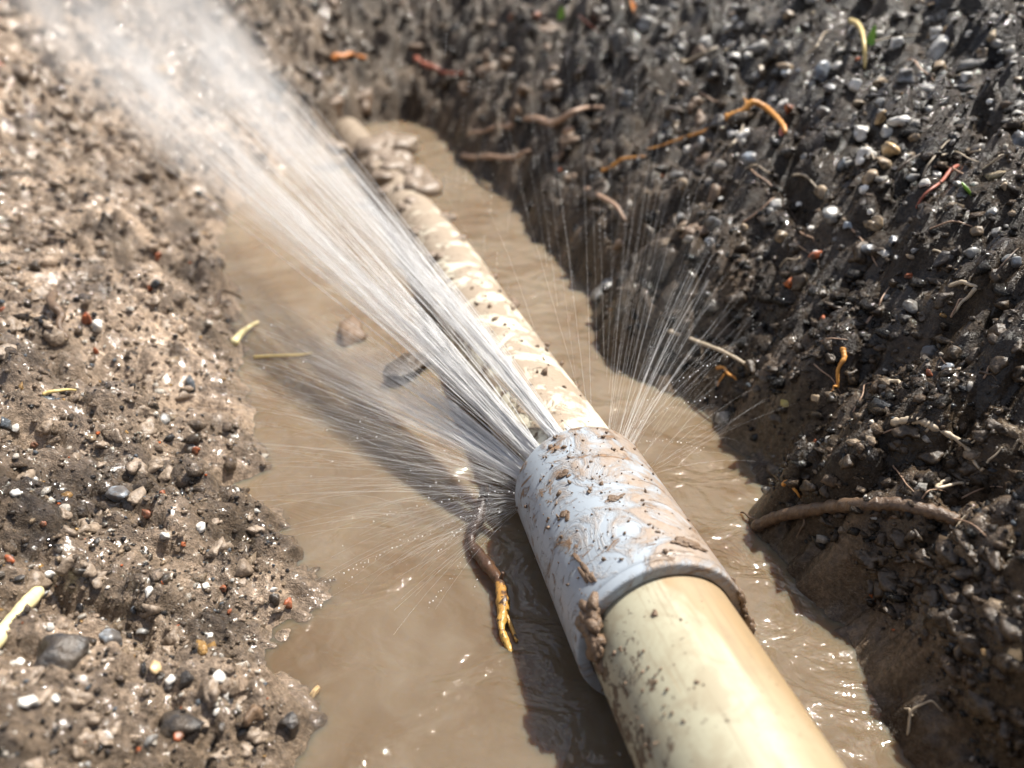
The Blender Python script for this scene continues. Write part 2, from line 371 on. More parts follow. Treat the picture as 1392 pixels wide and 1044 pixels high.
# materials of the pipe: local x to the side, y up, z along
def pvc(name, base1, base2, kind):
    t = NT(name); co = t.coord('Object'); sx = t.add('ShaderNodeSeparateXYZ'); t.link(co, sx.inputs[0])
    n_b = t.noise(co, 22, 4, 0.5); col = t.mix(n_b, base1, base2)
    fine = t.noise(co, 700, 3, 0.5)
    if kind == 'near':
        st = t.noise(t.mapping(co, (1, 1, 0.16)), 70, 4, 0.6, 0.6)
        side = t.math('ADD', t.math('MULTIPLY', sx.outputs[0], 28.0), t.math('SUBTRACT', t.math('MULTIPLY', st, 1.3), 0.60))
        tan_m = t.math('MULTIPLY', t.ramp(side, [(0.0, 0.0), (0.16, 1.0)]), t.ramp(t.noise(t.mapping(co, (1, 1, 0.3)), 45, 3), [(0.3, 0.5), (0.6, 0.95)]))
        col = t.mix(tan_m, col, (0.29, 0.20, 0.108))
        col = t.mix(t.math('MULTIPLY', t.ramp(t.noise(t.mapping(co, (1, 1, 0.10)), 160, 3, 0.6, 0.4), [(0.60, 0.0), (0.66, 1.0)]), 0.45), col, (0.36, 0.23, 0.11))
        col = t.mix(t.math('MULTIPLY', t.ramp(t.noise(co, 85, 6, 0.68, 0.5), [(0.46, 0.0), (0.62, 1.0)]), 0.45), col, (0.24, 0.185, 0.115))
        col = t.mix(t.math('MULTIPLY', t.ramp(t.noise(t.mapping(co, (1, 1, 0.035), rot=(0.05, 0.03, 0)), 620, 3, 0.6), [(0.58, 0.0), (0.68, 1.0)]), 0.40), col, (0.20, 0.15, 0.09))
        col = t.mix(t.math('MULTIPLY', t.ramp(t.noise(co, 480, 4, 0.7), [(0.63, 0.0), (0.68, 1.0)]), 0.8), col, (0.10, 0.068, 0.04))
        low = t.math('ADD', t.math('MULTIPLY', sx.outputs[0], -24.0), t.math('MULTIPLY', sx.outputs[1], -20.0))
        sp = t.math('ADD', t.noise(co, 190, 6, 0.70), t.math('MULTIPLY', low, 0.21))
        msk = t.ramp(sp, [(0.62, 0.0), (0.66, 1.0)])
        dcol = t.mix(fine, (0.07, 0.045, 0.025), (0.17, 0.12, 0.075))
    elif kind == 'coupling':
        sm = t.noise(t.mapping(co, (1.0, 1.0, 0.9), rot=(0.3, 0.2, 0.5)), 48, 7, 0.70, 1.4)
        topm = t.math('ADD', sm, t.math('MULTIPLY', sx.outputs[0], 4.2))
        film = t.math('MULTIPLY', t.ramp(topm, [(0.42, 0.0), (0.56, 1.0)]), t.math('ADD', 0.45, t.math('MULTIPLY', t.noise(co, 210, 5, 0.65), 0.75)), clamp=True)
        col = t.mix(film, col, t.mix(fine, (0.21, 0.145, 0.092), (0.34, 0.255, 0.185)))
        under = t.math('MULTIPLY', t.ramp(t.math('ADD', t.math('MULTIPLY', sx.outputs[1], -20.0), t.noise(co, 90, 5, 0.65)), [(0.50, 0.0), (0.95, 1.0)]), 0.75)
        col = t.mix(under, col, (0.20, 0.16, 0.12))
        sp = t.noise(t.mapping(co, (0.7, 0.9, 1.5), rot=(0.0, 0.3, 0.35)), 95, 7, 0.72, 0.9)
        msk = t.ramp(sp, [(0.56, 0.0), (0.63, 1.0)])
        dcol = t.mix(fine, (0.16, 0.09, 0.05), (0.34, 0.22, 0.13))
    else:
        sm = t.noise(t.mapping(co, (1, 1, 0.8)), 60, 6, 0.65, 0.8)
        film = t.ramp(t.math('ADD', sm, t.math('MULTIPLY', sx.outputs[2], 0.22)), [(0.47, 0.0), (0.56, 1.0)])
        col = t.mix(t.math('MULTIPLY', film, 0.85), col, t.mix(fine, (0.20, 0.145, 0.10), (0.33, 0.25, 0.18)))
        sp = t.math('ADD', t.noise(co, 130, 6, 0.68), t.math('MULTIPLY', t.math('MULTIPLY', sx.outputs[0], -1.0), 3.0))
        msk = t.ramp(sp, [(0.60, 0.0), (0.66, 1.0)])
        dcol = t.mix(fine, (0.11, 0.075, 0.05), (0.25, 0.18, 0.12))
    col = t.mix(msk, col, dcol)
    hgt = t.math('ADD', t.math('MULTIPLY', msk, 1.0), t.math('MULTIPLY', fine, 0.06))
    if kind != 'near': hgt = t.math('ADD', hgt, t.math('MULTIPLY', film, t.math('ADD', 0.6, t.math('MULTIPLY', t.noise(co, 260, 4, 0.6), 0.7))))
    ro = t.math('ADD', t.math('MULTIPLY', msk, 0.30), t.math('ADD', 0.40 if kind == 'near' else 0.30, t.math('MULTIPLY', n_b, 0.22)))
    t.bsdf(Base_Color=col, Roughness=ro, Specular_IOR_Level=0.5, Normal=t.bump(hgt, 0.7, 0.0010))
    M[name] = t.m; return t.m
pvc('cream_pipe_plastic', (0.35, 0.325, 0.225), (0.395, 0.375, 0.28), 'near')
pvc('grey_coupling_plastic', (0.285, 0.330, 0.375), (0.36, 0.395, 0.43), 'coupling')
pvc('muddy_pipe_plastic', (0.60, 0.55, 0.42), (0.66, 0.63, 0.52), 'far')

pipe = link('water_pipe', None, loc=tuple(AX[1])); tag(pipe, 'cream plastic water pipe with a grey coupling, lying in the muddy pool', 'pipe')
def under_pipe(o, mat4):
    o.parent = pipe; o.matrix_parent_inverse = Matrix.Identity(4); o.matrix_local = Matrix.Translation(-Vector(AX[1])) @ mat4
def hollow(p0, p1, r, wall, mat, name):
    m4, L = axis_matrix(p0, p1)
    prof = [(0, r - wall)] + [(0, r)] + [(s, r) for s in np.linspace(0.001, L - 0.001, 40)] + [(L, r), (L, r - wall), (0, r - wall)]
    v, f = lathe_along(p0, p1, prof)
    o = link(name, new_mesh(name, v, f), mat); under_pipe(o, m4); return o
dAB = (AX[2] - AX[1]) / np.linalg.norm(AX[2] - AX[1])
near = hollow(AX[0], AX[1] + dAB * 0.045, RP, 0.004, M['cream_pipe_plastic'], 'pipe_section')
near['label'] = 'clean cream pipe end with tan streaks'
# coupling: chamfered sleeve with an inner edge that the pipe enters
m4, L = axis_matrix(AX[1], AX[2])
ci = RP + 0.0002
ring_prof = [(0.012, ci), (0.0007, ci), (0.0002, ci + 0.0002), (0.0, ci + 0.0006), (0.0, RC - 0.0008), (0.0002, RC - 0.0003), (0.0008, RC), (0.0040, RC)]
prof = [(0.012, ci), (0.0040, ci)] + [(s, RC) for s in np.linspace(0.0040, L - 0.006, 36)] + \
       [(L - 0.0042, RC - 0.0004), (L - 0.0022, RC - 0.0016), (L - 0.0008, RC - 0.0034), (L, ci + 0.0008), (L, ci), (L - 0.012, ci)]
v, f = lathe_along(AX[1], AX[2], prof, 128)
cp = link('coupling', new_mesh('coupling', v, f), M['grey_coupling_plastic']); under_pipe(cp, m4); cp['label'] = 'grey plastic coupling smeared with mud'
v, f = lathe_along(AX[1], AX[2], ring_prof, 128); link('lip_ring', new_mesh('lip_ring', v, f), M['grey_coupling_plastic'], parent=cp)
# far section, bending a little as it goes under the silt
def sweep(points, radii, n=16, cap=True):
    P = np.asarray(points, float); R = np.asarray(radii, float); T = np.gradient(P, axis=0); T /= np.linalg.norm(T, axis=1)[:, None] + 1e-12
    s0 = np.cross(T[0], (0.13, 0.21, 0.97)); s0 /= np.linalg.norm(s0)
    vs_, fs = [], []
    for k in range(len(P)):
        s0 = s0 - T[k] * np.dot(s0, T[k]); s0 /= np.linalg.norm(s0); u = np.cross(T[k], s0)
        for j in range(n):
            a = 2 * math.pi * j / n; vs_.append(P[k] + R[k] * (math.cos(a) * s0 + math.sin(a) * u))
    for k in range(len(P) - 1):
        for j in range(n): fs.append((k * n + j, k * n + (j + 1) % n, (k + 1) * n + (j + 1) % n, (k + 1) * n + j))
    if cap:
        a, b = len(vs_), len(vs_) + 1; vs_ += [P[0], P[-1]]
        for j in range(n):
            fs.append((a, (j + 1) % n, j, j)); o_ = (len(P) - 1) * n; fs.append((b, o_ + j, o_ + (j + 1) % n, o_ + (j + 1) % n))
    return vs_, fs
def spline(pts, n):
    P = np.asarray(pts, float); P = np.vstack([2 * P[0] - P[1], P, 2 * P[-1] - P[-2]]); out = []
    m = len(P) - 3
    for k in range(n):
        u = k / (n - 1) * m; i = min(int(u), m - 1); t_ = u - i
        a, b, c, d = P[i:i + 4]
        out.append(0.5 * (2 * b + (c - a) * t_ + (2 * a - 5 * b + 4 * c - d) * t_ ** 2 + (3 * b - a - 3 * c + d) * t_ ** 3))
    return np.array(out)
m4, L = axis_matrix(AX[2] - dAB * 0.045, AX[3])
inv = np.array(m4.inverted())
pts = spline([AX[2] - dAB * 0.045, AX[2], AX[2] * 0.5 + AX[3] * 0.5, AX[3], AX[4]], 60)
ptl = (np.c_[pts, np.ones(len(pts))] @ inv.T)[:, :3]
v, f = sweep(ptl, np.full(len(pts), RP), 64)
far = link('pipe_section', tri_ok('pipe_section', v, f), M['muddy_pipe_plastic']); under_pipe(far, m4); far['label'] = 'mud covered length of pipe beyond the coupling'

# ------------------------------------------------------------------ grains and stones
def ico(sub):
    bm = bmesh.new(); bmesh.ops.create_icosphere(bm, subdivisions=sub, radius=1.0)
    v = np.array([p.co[:] for p in bm.verts]); f = np.array([[q.index for q in p.verts] for p in bm.faces]); bm.free(); return v, f
def lumpy(sub, seed, amp=0.35, angular=0.5):
    v, f = ico(sub); r = np.random.default_rng(seed)
    n = np.ones(len(v))
    for k in range(7):
        d = r.normal(size=3); d /= np.linalg.norm(d); n += amp * 0.35 * np.sin(v @ d * r.uniform(1.5, 3.5) + r.uniform(0, 6))
    for k in range(9):                                             # flat facets
        d = r.normal(size=3); d /= np.linalg.norm(d); lim = r.uniform(0.62, 0.95)
        dd = (v * n[:, None]) @ d; n = np.where(dd > lim, n * (1 + (lim / np.maximum(dd, 1e-6) - 1) * angular), n)
    return v * n[:, None] * r.uniform(0.72, 1.15, 3), f
G1 = [lumpy(1 + (k < 0), 100 + k, 0.5, 0.9) for k in range(10)]
G1 = [(v * np.random.default_rng(k).uniform(0.70, 1.28, (len(v), 1)) * np.random.default_rng(k + 50).uniform(0.62, 1.3, 3), f) for k, (v, f) in enumerate(G1)]
def rot_mats(n, r):
    q = r.normal(size=(n, 4)); q /= np.linalg.norm(q, axis=1)[:, None]; w, x, y, z = q.T
    return np.stack([1 - 2 * (y * y + z * z), 2 * (x * y - z * w), 2 * (x * z + y * w), 2 * (x * y + z * w), 1 - 2 * (x * x + z * z), 2 * (y * z - x * w), 2 * (x * z - y * w), 2 * (y * z + x * w), 1 - 2 * (x * x + y * y)], 1).reshape(n, 3, 3)
def scatter(n, test, r, kpow=1.9, lo=(-1.0, 0.09), hi=(1.0, 1.9)):
    """ground points, denser close to the pool's near end as their sizes shrink there"""
    out = []
    while sum(map(len, out)) < n:
        u = r.random((n * 3, 2)); y = 0.10 * (1.9 / 0.10) ** u[:, 0]; x = (u[:, 1] - 0.5) * 2 * (0.16 + 0.85 * y)
        ok = test(x, y); out.append(np.stack([x, y], 1)[ok])
    return np.concatenate(out)[:n]
G0 = []
for k in range(10):
    v_, f_ = ico(1) if False else (lambda bm: (bmesh.ops.create_icosphere(bm, subdivisions=1, radius=1.0), (np.array([p.co[:] for p in bm.verts]), np.array([[w.index for w in p.verts] for p in bm.faces])))[1])(bmesh.new())
    q0 = np.random.default_rng(800 + k); G0.append((v_ * q0.uniform(0.55, 1.25, (len(v_), 1)) * q0.uniform(0.7, 1.2, 3), f_))
def grain_object(name, P, size, colours, sink, wetv, r, label, cat, G1=None):
    G1 = G1 or globals()['G1']
    N = len(P); z = grid_z(P[:, 0], P[:, 1]); R = rot_mats(N, r); which = r.integers(0, len(G1), N)
    VV, FF, CC = [], [], []; base = 0
    for k in range(len(G1)):
        s = np.where(which == k)[0]
        if not len(s): continue
        v, f = G1[k]
        vv = np.einsum('nij,vj->nvi', R[s] * size[s][:, None, None], v)
        vv[..., 2] *= 0.8
        vv += np.stack([P[s, 0], P[s, 1], z[s] + size[s] * sink[s]], 1)[:, None]
        VV.append(vv.reshape(-1, 3)); FF.append((f[None] + (np.arange(len(s)) * len(v))[:, None, None] + base).reshape(-1, 3)); base += len(s) * len(v)
        CC.append(np.repeat(np.concatenate([colours[s], wetv[s][:, None]], 1), len(v), 0))
    me = new_mesh(name, np.concatenate(VV), np.concatenate(FF)); set_color(me, 'soil', np.concatenate(CC))
    return tag(link(name, me, M['soil']), label, cat, kind='stuff')
def pick(cols, p, n, r): return np.array(cols)[r.choice(len(cols), n, p=np.array(p) / sum(p))]
r = np.random.default_rng(11)
# silt crumbs on the pale bank
P = scatter(5600, lambda x, y: (pool_dist(x, y) > 0.002) & (weights(x, y)[0] < 0.3) & (fbm(x * 20, y * 20, 5, 2) > 0.30), r)
dist = np.hypot(P[:, 0], P[:, 1]) + 0.1
size = dist * (0.0026 + 0.0100 * r.random(len(P)) ** 3.2)
c, w = soil_colour(P[:, 0], P[:, 1], ground_z(P[:, 0], P[:, 1], False))
c = c * r.uniform(0.5, 1.35, len(P))[:, None]
def mixed(c, P, r, k_far, k_near):
    mix_ = pick([(0.022, 0.020, 0.019), (0.06, 0.045, 0.032), (0.11, 0.08, 0.055), (0.24, 0.18, 0.12), (0.46, 0.42, 0.36), (0.60, 0.57, 0.52), (0.10, 0.115, 0.13), (0.34, 0.20, 0.07), (0.40, 0.10, 0.03)], [4.5, 4, 4, 3, 2, 0.9, 1.2, 0.6, 0.25], len(P), r)
    k_ = k_far + (k_near - k_far) * sstep(0.55, 0.22, P[:, 1])
    return np.where((r.random(len(P)) < k_)[:, None], mix_, c)
c = mixed(c, P, r, 0.14, 0.55)
grain_object('silt_crumbs', P, size, c, r.uniform(-0.55, 0.25, len(P)), np.clip(w + 0.25, 0, 1), r, 'crumbs of pale wet silt covering the tan bank', 'mud')
# black gravelly soil on the other bank and at the back
PS = scatter(2600, lambda x, y: (pool_dist(x, y) > -0.002) & (pool_dist(x, y) < 0.05) & (weights(x, y)[0] > 0.5) & (y < 0.45), r)
P = scatter(7400, lambda x, y: (pool_dist(x, y) > 0.0) & (weights(x, y)[0] + weights(x, y)[1] > 0.5), r)
P = np.concatenate([P, PS])
dist = np.hypot(P[:, 0], P[:, 1]) + 0.1
zz = ground_z(P[:, 0], P[:, 1], False)
size = dist * (0.0024 + 0.0100 * r.random(len(P)) ** 3.0)
top = sstep(0.06, 0.17, zz) * sstep(0.0, 0.22, P[:, 0])
c = pick([(0.012, 0.010, 0.008), (0.036, 0.026, 0.017), (0.085, 0.060, 0.040), (0.20, 0.155, 0.11), (0.036, 0.038, 0.042)], [5, 6, 4, 1.3, 0.8], len(P), r)
c2 = pick([(0.36, 0.345, 0.32), (0.58, 0.56, 0.52), (0.035, 0.034, 0.033), (0.42, 0.34, 0.23), (0.17, 0.165, 0.155), (0.03, 0.028, 0.026)], [5, 4, 4, 2, 2.5, 2], len(P), r)
c = c * np.clip(2.6 * fbm(P[:, 0] * 30, P[:, 1] * 30, 83, 3, 0.6) - 0.45, 0.25, 1.9)[:, None]
c = np.where((r.random(len(P)) < top * (0.35 + 0.9 * sstep(0.4, 0.6, fbm(P[:, 0] * 16, P[:, 1] * 16, 85, 2))))[:, None], c2, c)
odd = r.random(len(P)); c[odd < 0.006] = (0.45, 0.12, 0.03); c[(odd > 0.006) & (odd < 0.03)] = (0.34, 0.32, 0.29)
grain_object('dark_gravel', P, size, c, r.uniform(-0.5, 0.3, len(P)), np.full(len(P), 0.45), r, 'black wet soil and fine gravel of the steep bank', 'gravel')

# the finest crumbs of both banks
for nm, n_, side, lab_, cat_ in (('fine_silt', 15000, 0, 'fine pale silt grains between the crumbs of the tan bank', 'mud'), ('fine_soil', 19000, 1, 'fine black soil grains between the gravel of the steep bank', 'soil')):
    P = scatter(n_, (lambda x, y: (pool_dist(x, y) > 0.001) & (weights(x, y)[0] + weights(x, y)[1] < 0.4)) if side == 0 else (lambda x, y: (pool_dist(x, y) > -0.002) & (weights(x, y)[0] + weights(x, y)[1] > 0.4)), r)
    size = (np.hypot(P[:, 0], P[:, 1]) + 0.1) * (0.0012 + 0.0034 * r.random(n_) ** 2)
    c, w = soil_colour(P[:, 0], P[:, 1], ground_z(P[:, 0], P[:, 1], False)); c = c * r.uniform(0.45, 1.5, n_)[:, None]
    c = mixed(c, P, r, 0.12, 0.5) if side == 0 else mixed(c, P, r, 0.14, 0.16)
    grain_object(nm, P, size, c, r.uniform(0.0, 0.7, n_), np.clip(w + 0.3, 0, 1), r, lab_, cat_, G0)

# countable stones, clods and chips
def clod_mesh(seed):
    """an irregular lump of crumbs: faceted body, small knobs and a gritty surface"""
    v, f = lumpy(3, seed, 0.75, 0.9); q_ = np.random.default_rng(seed); u_ = v / np.linalg.norm(v, axis=1)[:, None]; n_ = np.ones(len(v))
    for k in range(60):
        d = q_.normal(size=3); d /= np.linalg.norm(d); w_ = q_.uniform(0.02, 0.16); n_ += q_.uniform(-0.16, 0.24) * np.clip(1 - (1 - u_ @ d) / w_, 0, 1) ** 0.6
    n_ += 0.045 * q_.normal(size=len(v))
    return new_mesh('mud_clod', v * n_[:, None] * 0.95, f)
CM = [clod_mesh(700 + k) for k in range(8)]
def stone_mesh(seed):
    v, f = lumpy(3, seed, 0.6, 1.0); q_ = np.random.default_rng(seed)
    for k in range(8):
        d = q_.normal(size=3); d /= np.linalg.norm(d); lim = q_.uniform(0.55, 0.8); dd = v @ d; v = v - np.maximum(dd - lim, 0)[:, None] * d[None] * 0.92
    return new_mesh('stone', v * 1.08 * (1 + 0.014 * q_.normal(size=(len(v), 1))), f)
SM = [stone_mesh(300 + k) for k in range(6)]
def stone(name, px, py, wpx, mat, label, cat, group=None, aspect=(1, 1, 0.75), sink=0.25, seed=0):
    p = hit(px, py); dep = np.dot(p - CAM, Fv); rad = 0.5 * wpx / FPX * dep
    me = CM[seed % 8] if 'clod' in mat else SM[seed % 6]
    key = ('stone', seed % (8 if 'clod' in mat else 6), mat)
    if key not in M:
        m2 = me.copy(); m2.materials.clear(); m2.materials.append(M[mat]); M[key] = m2
    o = link(name, M[key], None, loc=(p[0], p[1], p[2] + rad * sink), rot=(0.4 * math.sin(seed * 2.1), 0.4 * math.cos(seed * 1.7), seed * 1.3), scale=tuple(rad * a for a in aspect))
    return tag(o, label, cat, group)
simple('white_stone', (0.74, 0.72, 0.68), (0.54, 0.52, 0.47), 260, 0.40, 0.6, dirt=0.5)
simple('amber_stone', (0.50, 0.30, 0.11), (0.60, 0.47, 0.29), 240, 0.32, 0.5, dirt=0.7)
simple('grey_stone', (0.16, 0.16, 0.155), (0.30, 0.30, 0.29), 300, 0.38, 0.7, dirt=0.8)
simple('blue_stone', (0.14, 0.17, 0.205), (0.27, 0.29, 0.31), 300, 0.35, 0.7, dirt=0.8)
simple('black_stone', (0.018, 0.018, 0.020), (0.055, 0.05, 0.046), 350, 0.34, 0.9, 0.0012, dirt=0.7)
simple('tan_stone', (0.36, 0.27, 0.17), (0.25, 0.185, 0.12), 300, 0.42, 0.7, dirt=0.8)
simple('yellow_stone', (0.42, 0.33, 0.07), (0.36, 0.29, 0.10), 300, 0.35, 0.5, dirt=0.6)
simple('brick_chip', (0.42, 0.11, 0.035), (0.30, 0.085, 0.035), 500, 0.45, 0.6, dirt=0.8)
simple('pale_clod', (0.31, 0.24, 0.178), (0.13, 0.098, 0.070), 500, 0.36, 0.9, 0.0009)
simple('dark_clod', (0.020, 0.014, 0.009), (0.085, 0.060, 0.038), 500, 0.35, 0.9, 0.0009)
simple('brown_clod', (0.20, 0.13, 0.08), (0.10, 0.065, 0.04), 700, 0.45, 0.9, 0.0009)
named = [
 (1275, 75, 36, 'white_stone', 'large white stone high on the gravel bank beside a straw', (0.85, 0.9, 1.35)),
 (1170, 184, 30, 'white_stone', 'white pebble above the amber pebble in the gravel', (1.1, 1, 0.8)),
 (1178, 216, 27, 'white_stone', 'white pebble beside the amber pebble in the gravel', (1, 1, 0.9)),
 (1213, 211, 31, 'amber_stone', 'amber pebble among white pebbles in the gravel', (1.1, 1, 0.85)),
 (1148, 226, 26, 'blue_stone', 'blue-grey pebble below the white pebbles', (1, 1, 1.1)),
 (1184, 244, 30, 'tan_stone', 'tan banded pebble under the white pebbles', (1, 1, 0.9)),
 (1198, 166, 24, 'amber_stone', 'rusty elongated pebble above the white pebbles', (0.7, 0.8, 1.3)),
 (1230, 108, 30, 'grey_stone', 'round grey pebble below the large white stone', (1, 1, 1)),
 (1383, 195, 30, 'blue_stone', 'pale blue-grey stone far along the gravel bank', (1, 1, 1)),
 (1118, 105, 28, 'blue_stone', 'blue-grey pebble under the leaning straw', (1, 1, 1)),
 (1160, 118, 24, 'white_stone', 'small white pebble under the leaning straw', (1, 1, 1)),
 (1262, 483, 26, 'blue_stone', 'dull blue-grey stone in the black soil slope', (1, 1, 1)),
 (1288, 503, 18, 'blue_stone', 'small bluish stone beside the dull blue-grey stone', (1, 1, 1)),
 (1066, 553, 20, 'yellow_stone', 'small yellow pebble low on the black bank', (1, 1, 0.9)),
 (1108, 546, 16, 'tan_stone', 'little tan pebble next to the yellow pebble', (1, 1, 0.9)),
 (1176, 342, 22, 'blue_stone', 'blue pebble half sunk in the dark slope', (1.3, 1, 0.8)),
 (1205, 405, 14, 'white_stone', 'tiny white pebble on the bare dark slope', (1.2, 1, 0.8)),
 (1240, 420, 34, 'grey_stone', 'flat pale grey flake on the dark slope', (1.4, 0.8, 0.5)),
 (838, 76, 46, 'black_stone', 'upright black lump of soil at the back', (0.75, 0.8, 1.5)),
 (852, 138, 26, 'blue_stone', 'dark bluish stone under the upright black lump', (0.8, 1, 1.2)),
 (820, 402, 44, 'grey_stone', 'grey stone at the water edge by sky reflections', (1.3, 0.9, 0.6)),
 (1128, 300, 30, 'grey_stone', 'grey stone in the shaded gravel above the slope', (1, 1, 0.8)),
 (80, 905, 120, 'black_stone', 'big black stone in the pale bank under thick straw', (1.1, 0.9, 0.6)),
 (150, 872, 36, 'blue_stone', 'blue-grey stone beside the big black stone', (1, 1, 0.9)),
 (240, 998, 66, 'black_stone', 'dark lump carrying an orange chip on the pale bank', (1.2, 0.9, 0.7)),
 (234, 929, 24, 'white_stone', 'pinkish white pebble on the low pale bank', (1, 1, 0.9)),
 (255, 925, 24, 'black_stone', 'black pebble beside the pinkish white pebble', (1, 1, 0.9)),
 (213, 913, 22, 'amber_stone', 'amber pebble beside the pinkish white pebble', (1, 1, 0.9)),
 (145, 1004, 22, 'white_stone', 'pale oval pebble near the dark chip-bearing lump', (0.8, 1, 1.1)),
 (40, 958, 30, 'white_stone', 'white pebble under the big black stone', (1.3, 0.9, 0.7)),
 (375, 818, 20, 'black_stone', 'black pebble at the pale bank edge beside orange chip', (0.8, 1, 1.1)),
 (394, 990, 40, 'black_stone', 'black lump on the pale bank tip by foam', (0.9, 0.9, 1.0)),
 (345, 975, 30, 'brown_clod', 'brown clod beside the black lump on the tip', (1, 1, 0.9)),
 (163, 675, 34, 'blue_stone', 'pale blue flake among orange chips on the bank', (1.1, 0.9, 0.6)),
 (132, 445, 24, 'white_stone', 'small white stone beside a standing brick chip', (1.1, 1, 0.8)),
 (480, 458, 56, 'brown_clod', 'mud clod poking out of the pool behind the jets', (1.3, 0.9, 0.8)),
 (560, 500, 90, 'dark_clod', 'long dark lump in the pool under the jets', (0.5, 1.5, 0.35)),  # flat, elongated dark shape set at pool level
 (428, 943, 22, 'amber_stone', 'small brown scrap floating on the pool', (1.2, 0.7, 0.4)),
 (1342, 890, 20, 'amber_stone', 'amber seed on the wet black bank', (1, 0.8, 0.7)),
 (1376, 897, 26, 'amber_stone', 'larger amber seed on the wet black bank', (1.2, 0.8, 0.7)),
 (1310, 262, 22, 'black_stone', 'dark pebble beside a green scrap on the gravel', (1, 1, 0.8)),
]
for i, (px, py, wpx, mat, lab, asp) in enumerate(named):
    nm = 'mud_clod' if 'clod' in mat else ('seed' if 'seed' in lab else ('floating_scrap' if 'scrap floating' in lab else 'stone'))
    cat = {'mud_clod': 'clod', 'seed': 'seed', 'floating_scrap': 'debris', 'stone': 'stone'}[nm]
    stone(nm, px, py, wpx, mat, lab, cat, aspect=asp, sink=0.2, seed=i)
rr = random.Random(5)
chips = [(118, 440, 14, 26), (216, 352, 12, 12), (15, 765, 16, 12), (245, 1006, 16, 12), (48, 607, 12, 10), (190, 668, 12, 16), (222, 673, 10, 12), (304, 803, 12, 10), (392, 822, 14, 12), (268, 617, 12, 10), (131, 480, 10, 14), (1, 95, 14, 20), (60, 716, 10, 10), (250, 742, 8, 8), (200, 702, 16, 12), (312, 834, 8, 8)]
for i, (px, py, w, h) in enumerate(chips):
    stone('brick_chip', px, py, w * 1.15, 'brick_chip', 'orange brick chip lying in the pale silt', 'chip', 'orange brick chips in the pale silt', (1, 0.8, h / w), 0.45, i)
for i, (px, py, w, h) in enumerate([(1072, 154, 14, 11), (1124, 187, 9, 9), (697, 27, 12, 9), (730, 26, 14, 10), (1234, 380, 12, 8), (1118, 436, 10, 10), (1108, 352, 18, 9), (1108, 602, 9, 9), (1262, 510, 8, 14), (1225, 170, 8, 12), (1125, 2, 14, 12)]):
    stone('brick_chip', px, py, w * 1.2, 'brick_chip', 'orange chip lying in the black gravel', 'chip', 'orange chips in the black gravel', (1, 0.8, h / w), 0.45, i + 3)
LANDMARKS = {
 'pale': [((26, 846), 'thick pale straw stub'), ((118, 440), 'standing brick chip'), ((305, 425), 'dark curved twig'), ((82, 540), 'small yellow straw'), ((80, 430), 'short brown root'), ((318, 622), 'deep pit at the bank edge'), ((163, 675), 'pale blue flake'), ((80, 905), 'big black stone'), ((240, 998), 'dark lump with an orange chip'), ((234, 929), 'pinkish white pebble'), ((375, 818), 'black pebble at the bank edge'), ((216, 352), 'lone chip above the twig'), ((15, 765), 'orange chip above the thick straw'), ((60, 200), 'upper end of the tan bank'), ((150, 60), 'foot of the broad jets')],
 'slope': [((1120, 700), 'thick broken stick'), ((1265, 595), 'pale knotted root'), ((1142, 500), 'upright orange root'), ((965, 480), 'long thin straight root'), ((1066, 553), 'small yellow pebble'), ((1262, 483), 'dull blue-grey stone'), ((1360, 893), 'amber seeds'), ((1245, 970), 'pale looped root'), ((1310, 398), 'pale forked root'), ((1176, 342), 'half sunk blue pebble'), ((1240, 420), 'flat pale grey flake'), ((1215, 528), 'stubby tan root'), ((1300, 660), 'little pale loop of root'), ((1180, 840), 'water edge below the stick')],
 'gravel': [((1213, 211), 'amber pebble'), ((1275, 75), 'large white stone'), ((1165, 60), 'leaning straw'), ((1311, 266), 'green leaf scrap'), ((1022, 155), 'crooked orange root'), ((950, 85), 'bent pale straw'), ((1383, 195), 'pale blue-grey end stone'), ((1128, 300), 'grey stone in the shade'), ((1148, 226), 'blue-grey pebble'), ((1072, 154), 'orange chip by the crooked root'), ((1275, 255), 'thin rusty root')],
 'back': [((755, 178), 'pinkish root'), ((597, 96), 'reddish root'), ((475, 82), 'orange sliver'), ((762, 25), 'green grass tip'), ((860, 17), 'orange dead leaf'), ((838, 76), 'upright black lump'), ((825, 280), 'short slanting root'), ((676, 218), 'root at the back waterline'), ((900, 200), 'crooked orange root'), ((535, 150), 'far end of the pool')]}
LANDMARKS = {k: [(hit(*p), n_) for p, n_ in v] for k, v in LANDMARKS.items()}
def spread(n, region, sizes, mats, name, label, cat, group, seed, marks, aspect=(1, 1, 0.8), ok=lambda p: True):
    q = random.Random(seed); k = 0; tries = 0
    while k < n and tries < n * 20:
        tries += 1
        px, py = q.uniform(region[0], region[2]), q.uniform(region[1], region[3])
        p = hit(px, py)
        d = float(pool_dist(np.array([p[0]]), np.array([p[1]]))[0])
        if d < (0.001 if marks == 'slope' else 0.006) or not ok(p): continue
        mt = q.choice(mats); a = [v * q.uniform(0.75, 1.25) for v in aspect]
        near_ = min(LANDMARKS[marks], key=lambda l_: np.linalg.norm(l_[0] - p))[1]; wp_ = q.uniform(*sizes)
        big = 'bigger' if wp_ > sizes[0] + 0.62 * (sizes[1] - sizes[0]) else ('smaller' if wp_ < sizes[0] + 0.3 * (sizes[1] - sizes[0]) else 'middling')
        stone(name, px, py, wp_, mt, big + ' ' + (label[mt] if isinstance(label, dict) else label) + ' near the ' + near_, cat, group[mt] if isinstance(group, dict) else group, a, -0.30 if 'clod' in mt else 0.08, q.randrange(1000)); k += 1
lab = {'white_stone': 'whitish gravel pebble', 'grey_stone': 'grey gravel pebble', 'tan_stone': 'tan gravel pebble', 'black_stone': 'black wet gravel stone', 'blue_stone': 'bluish gravel pebble'}
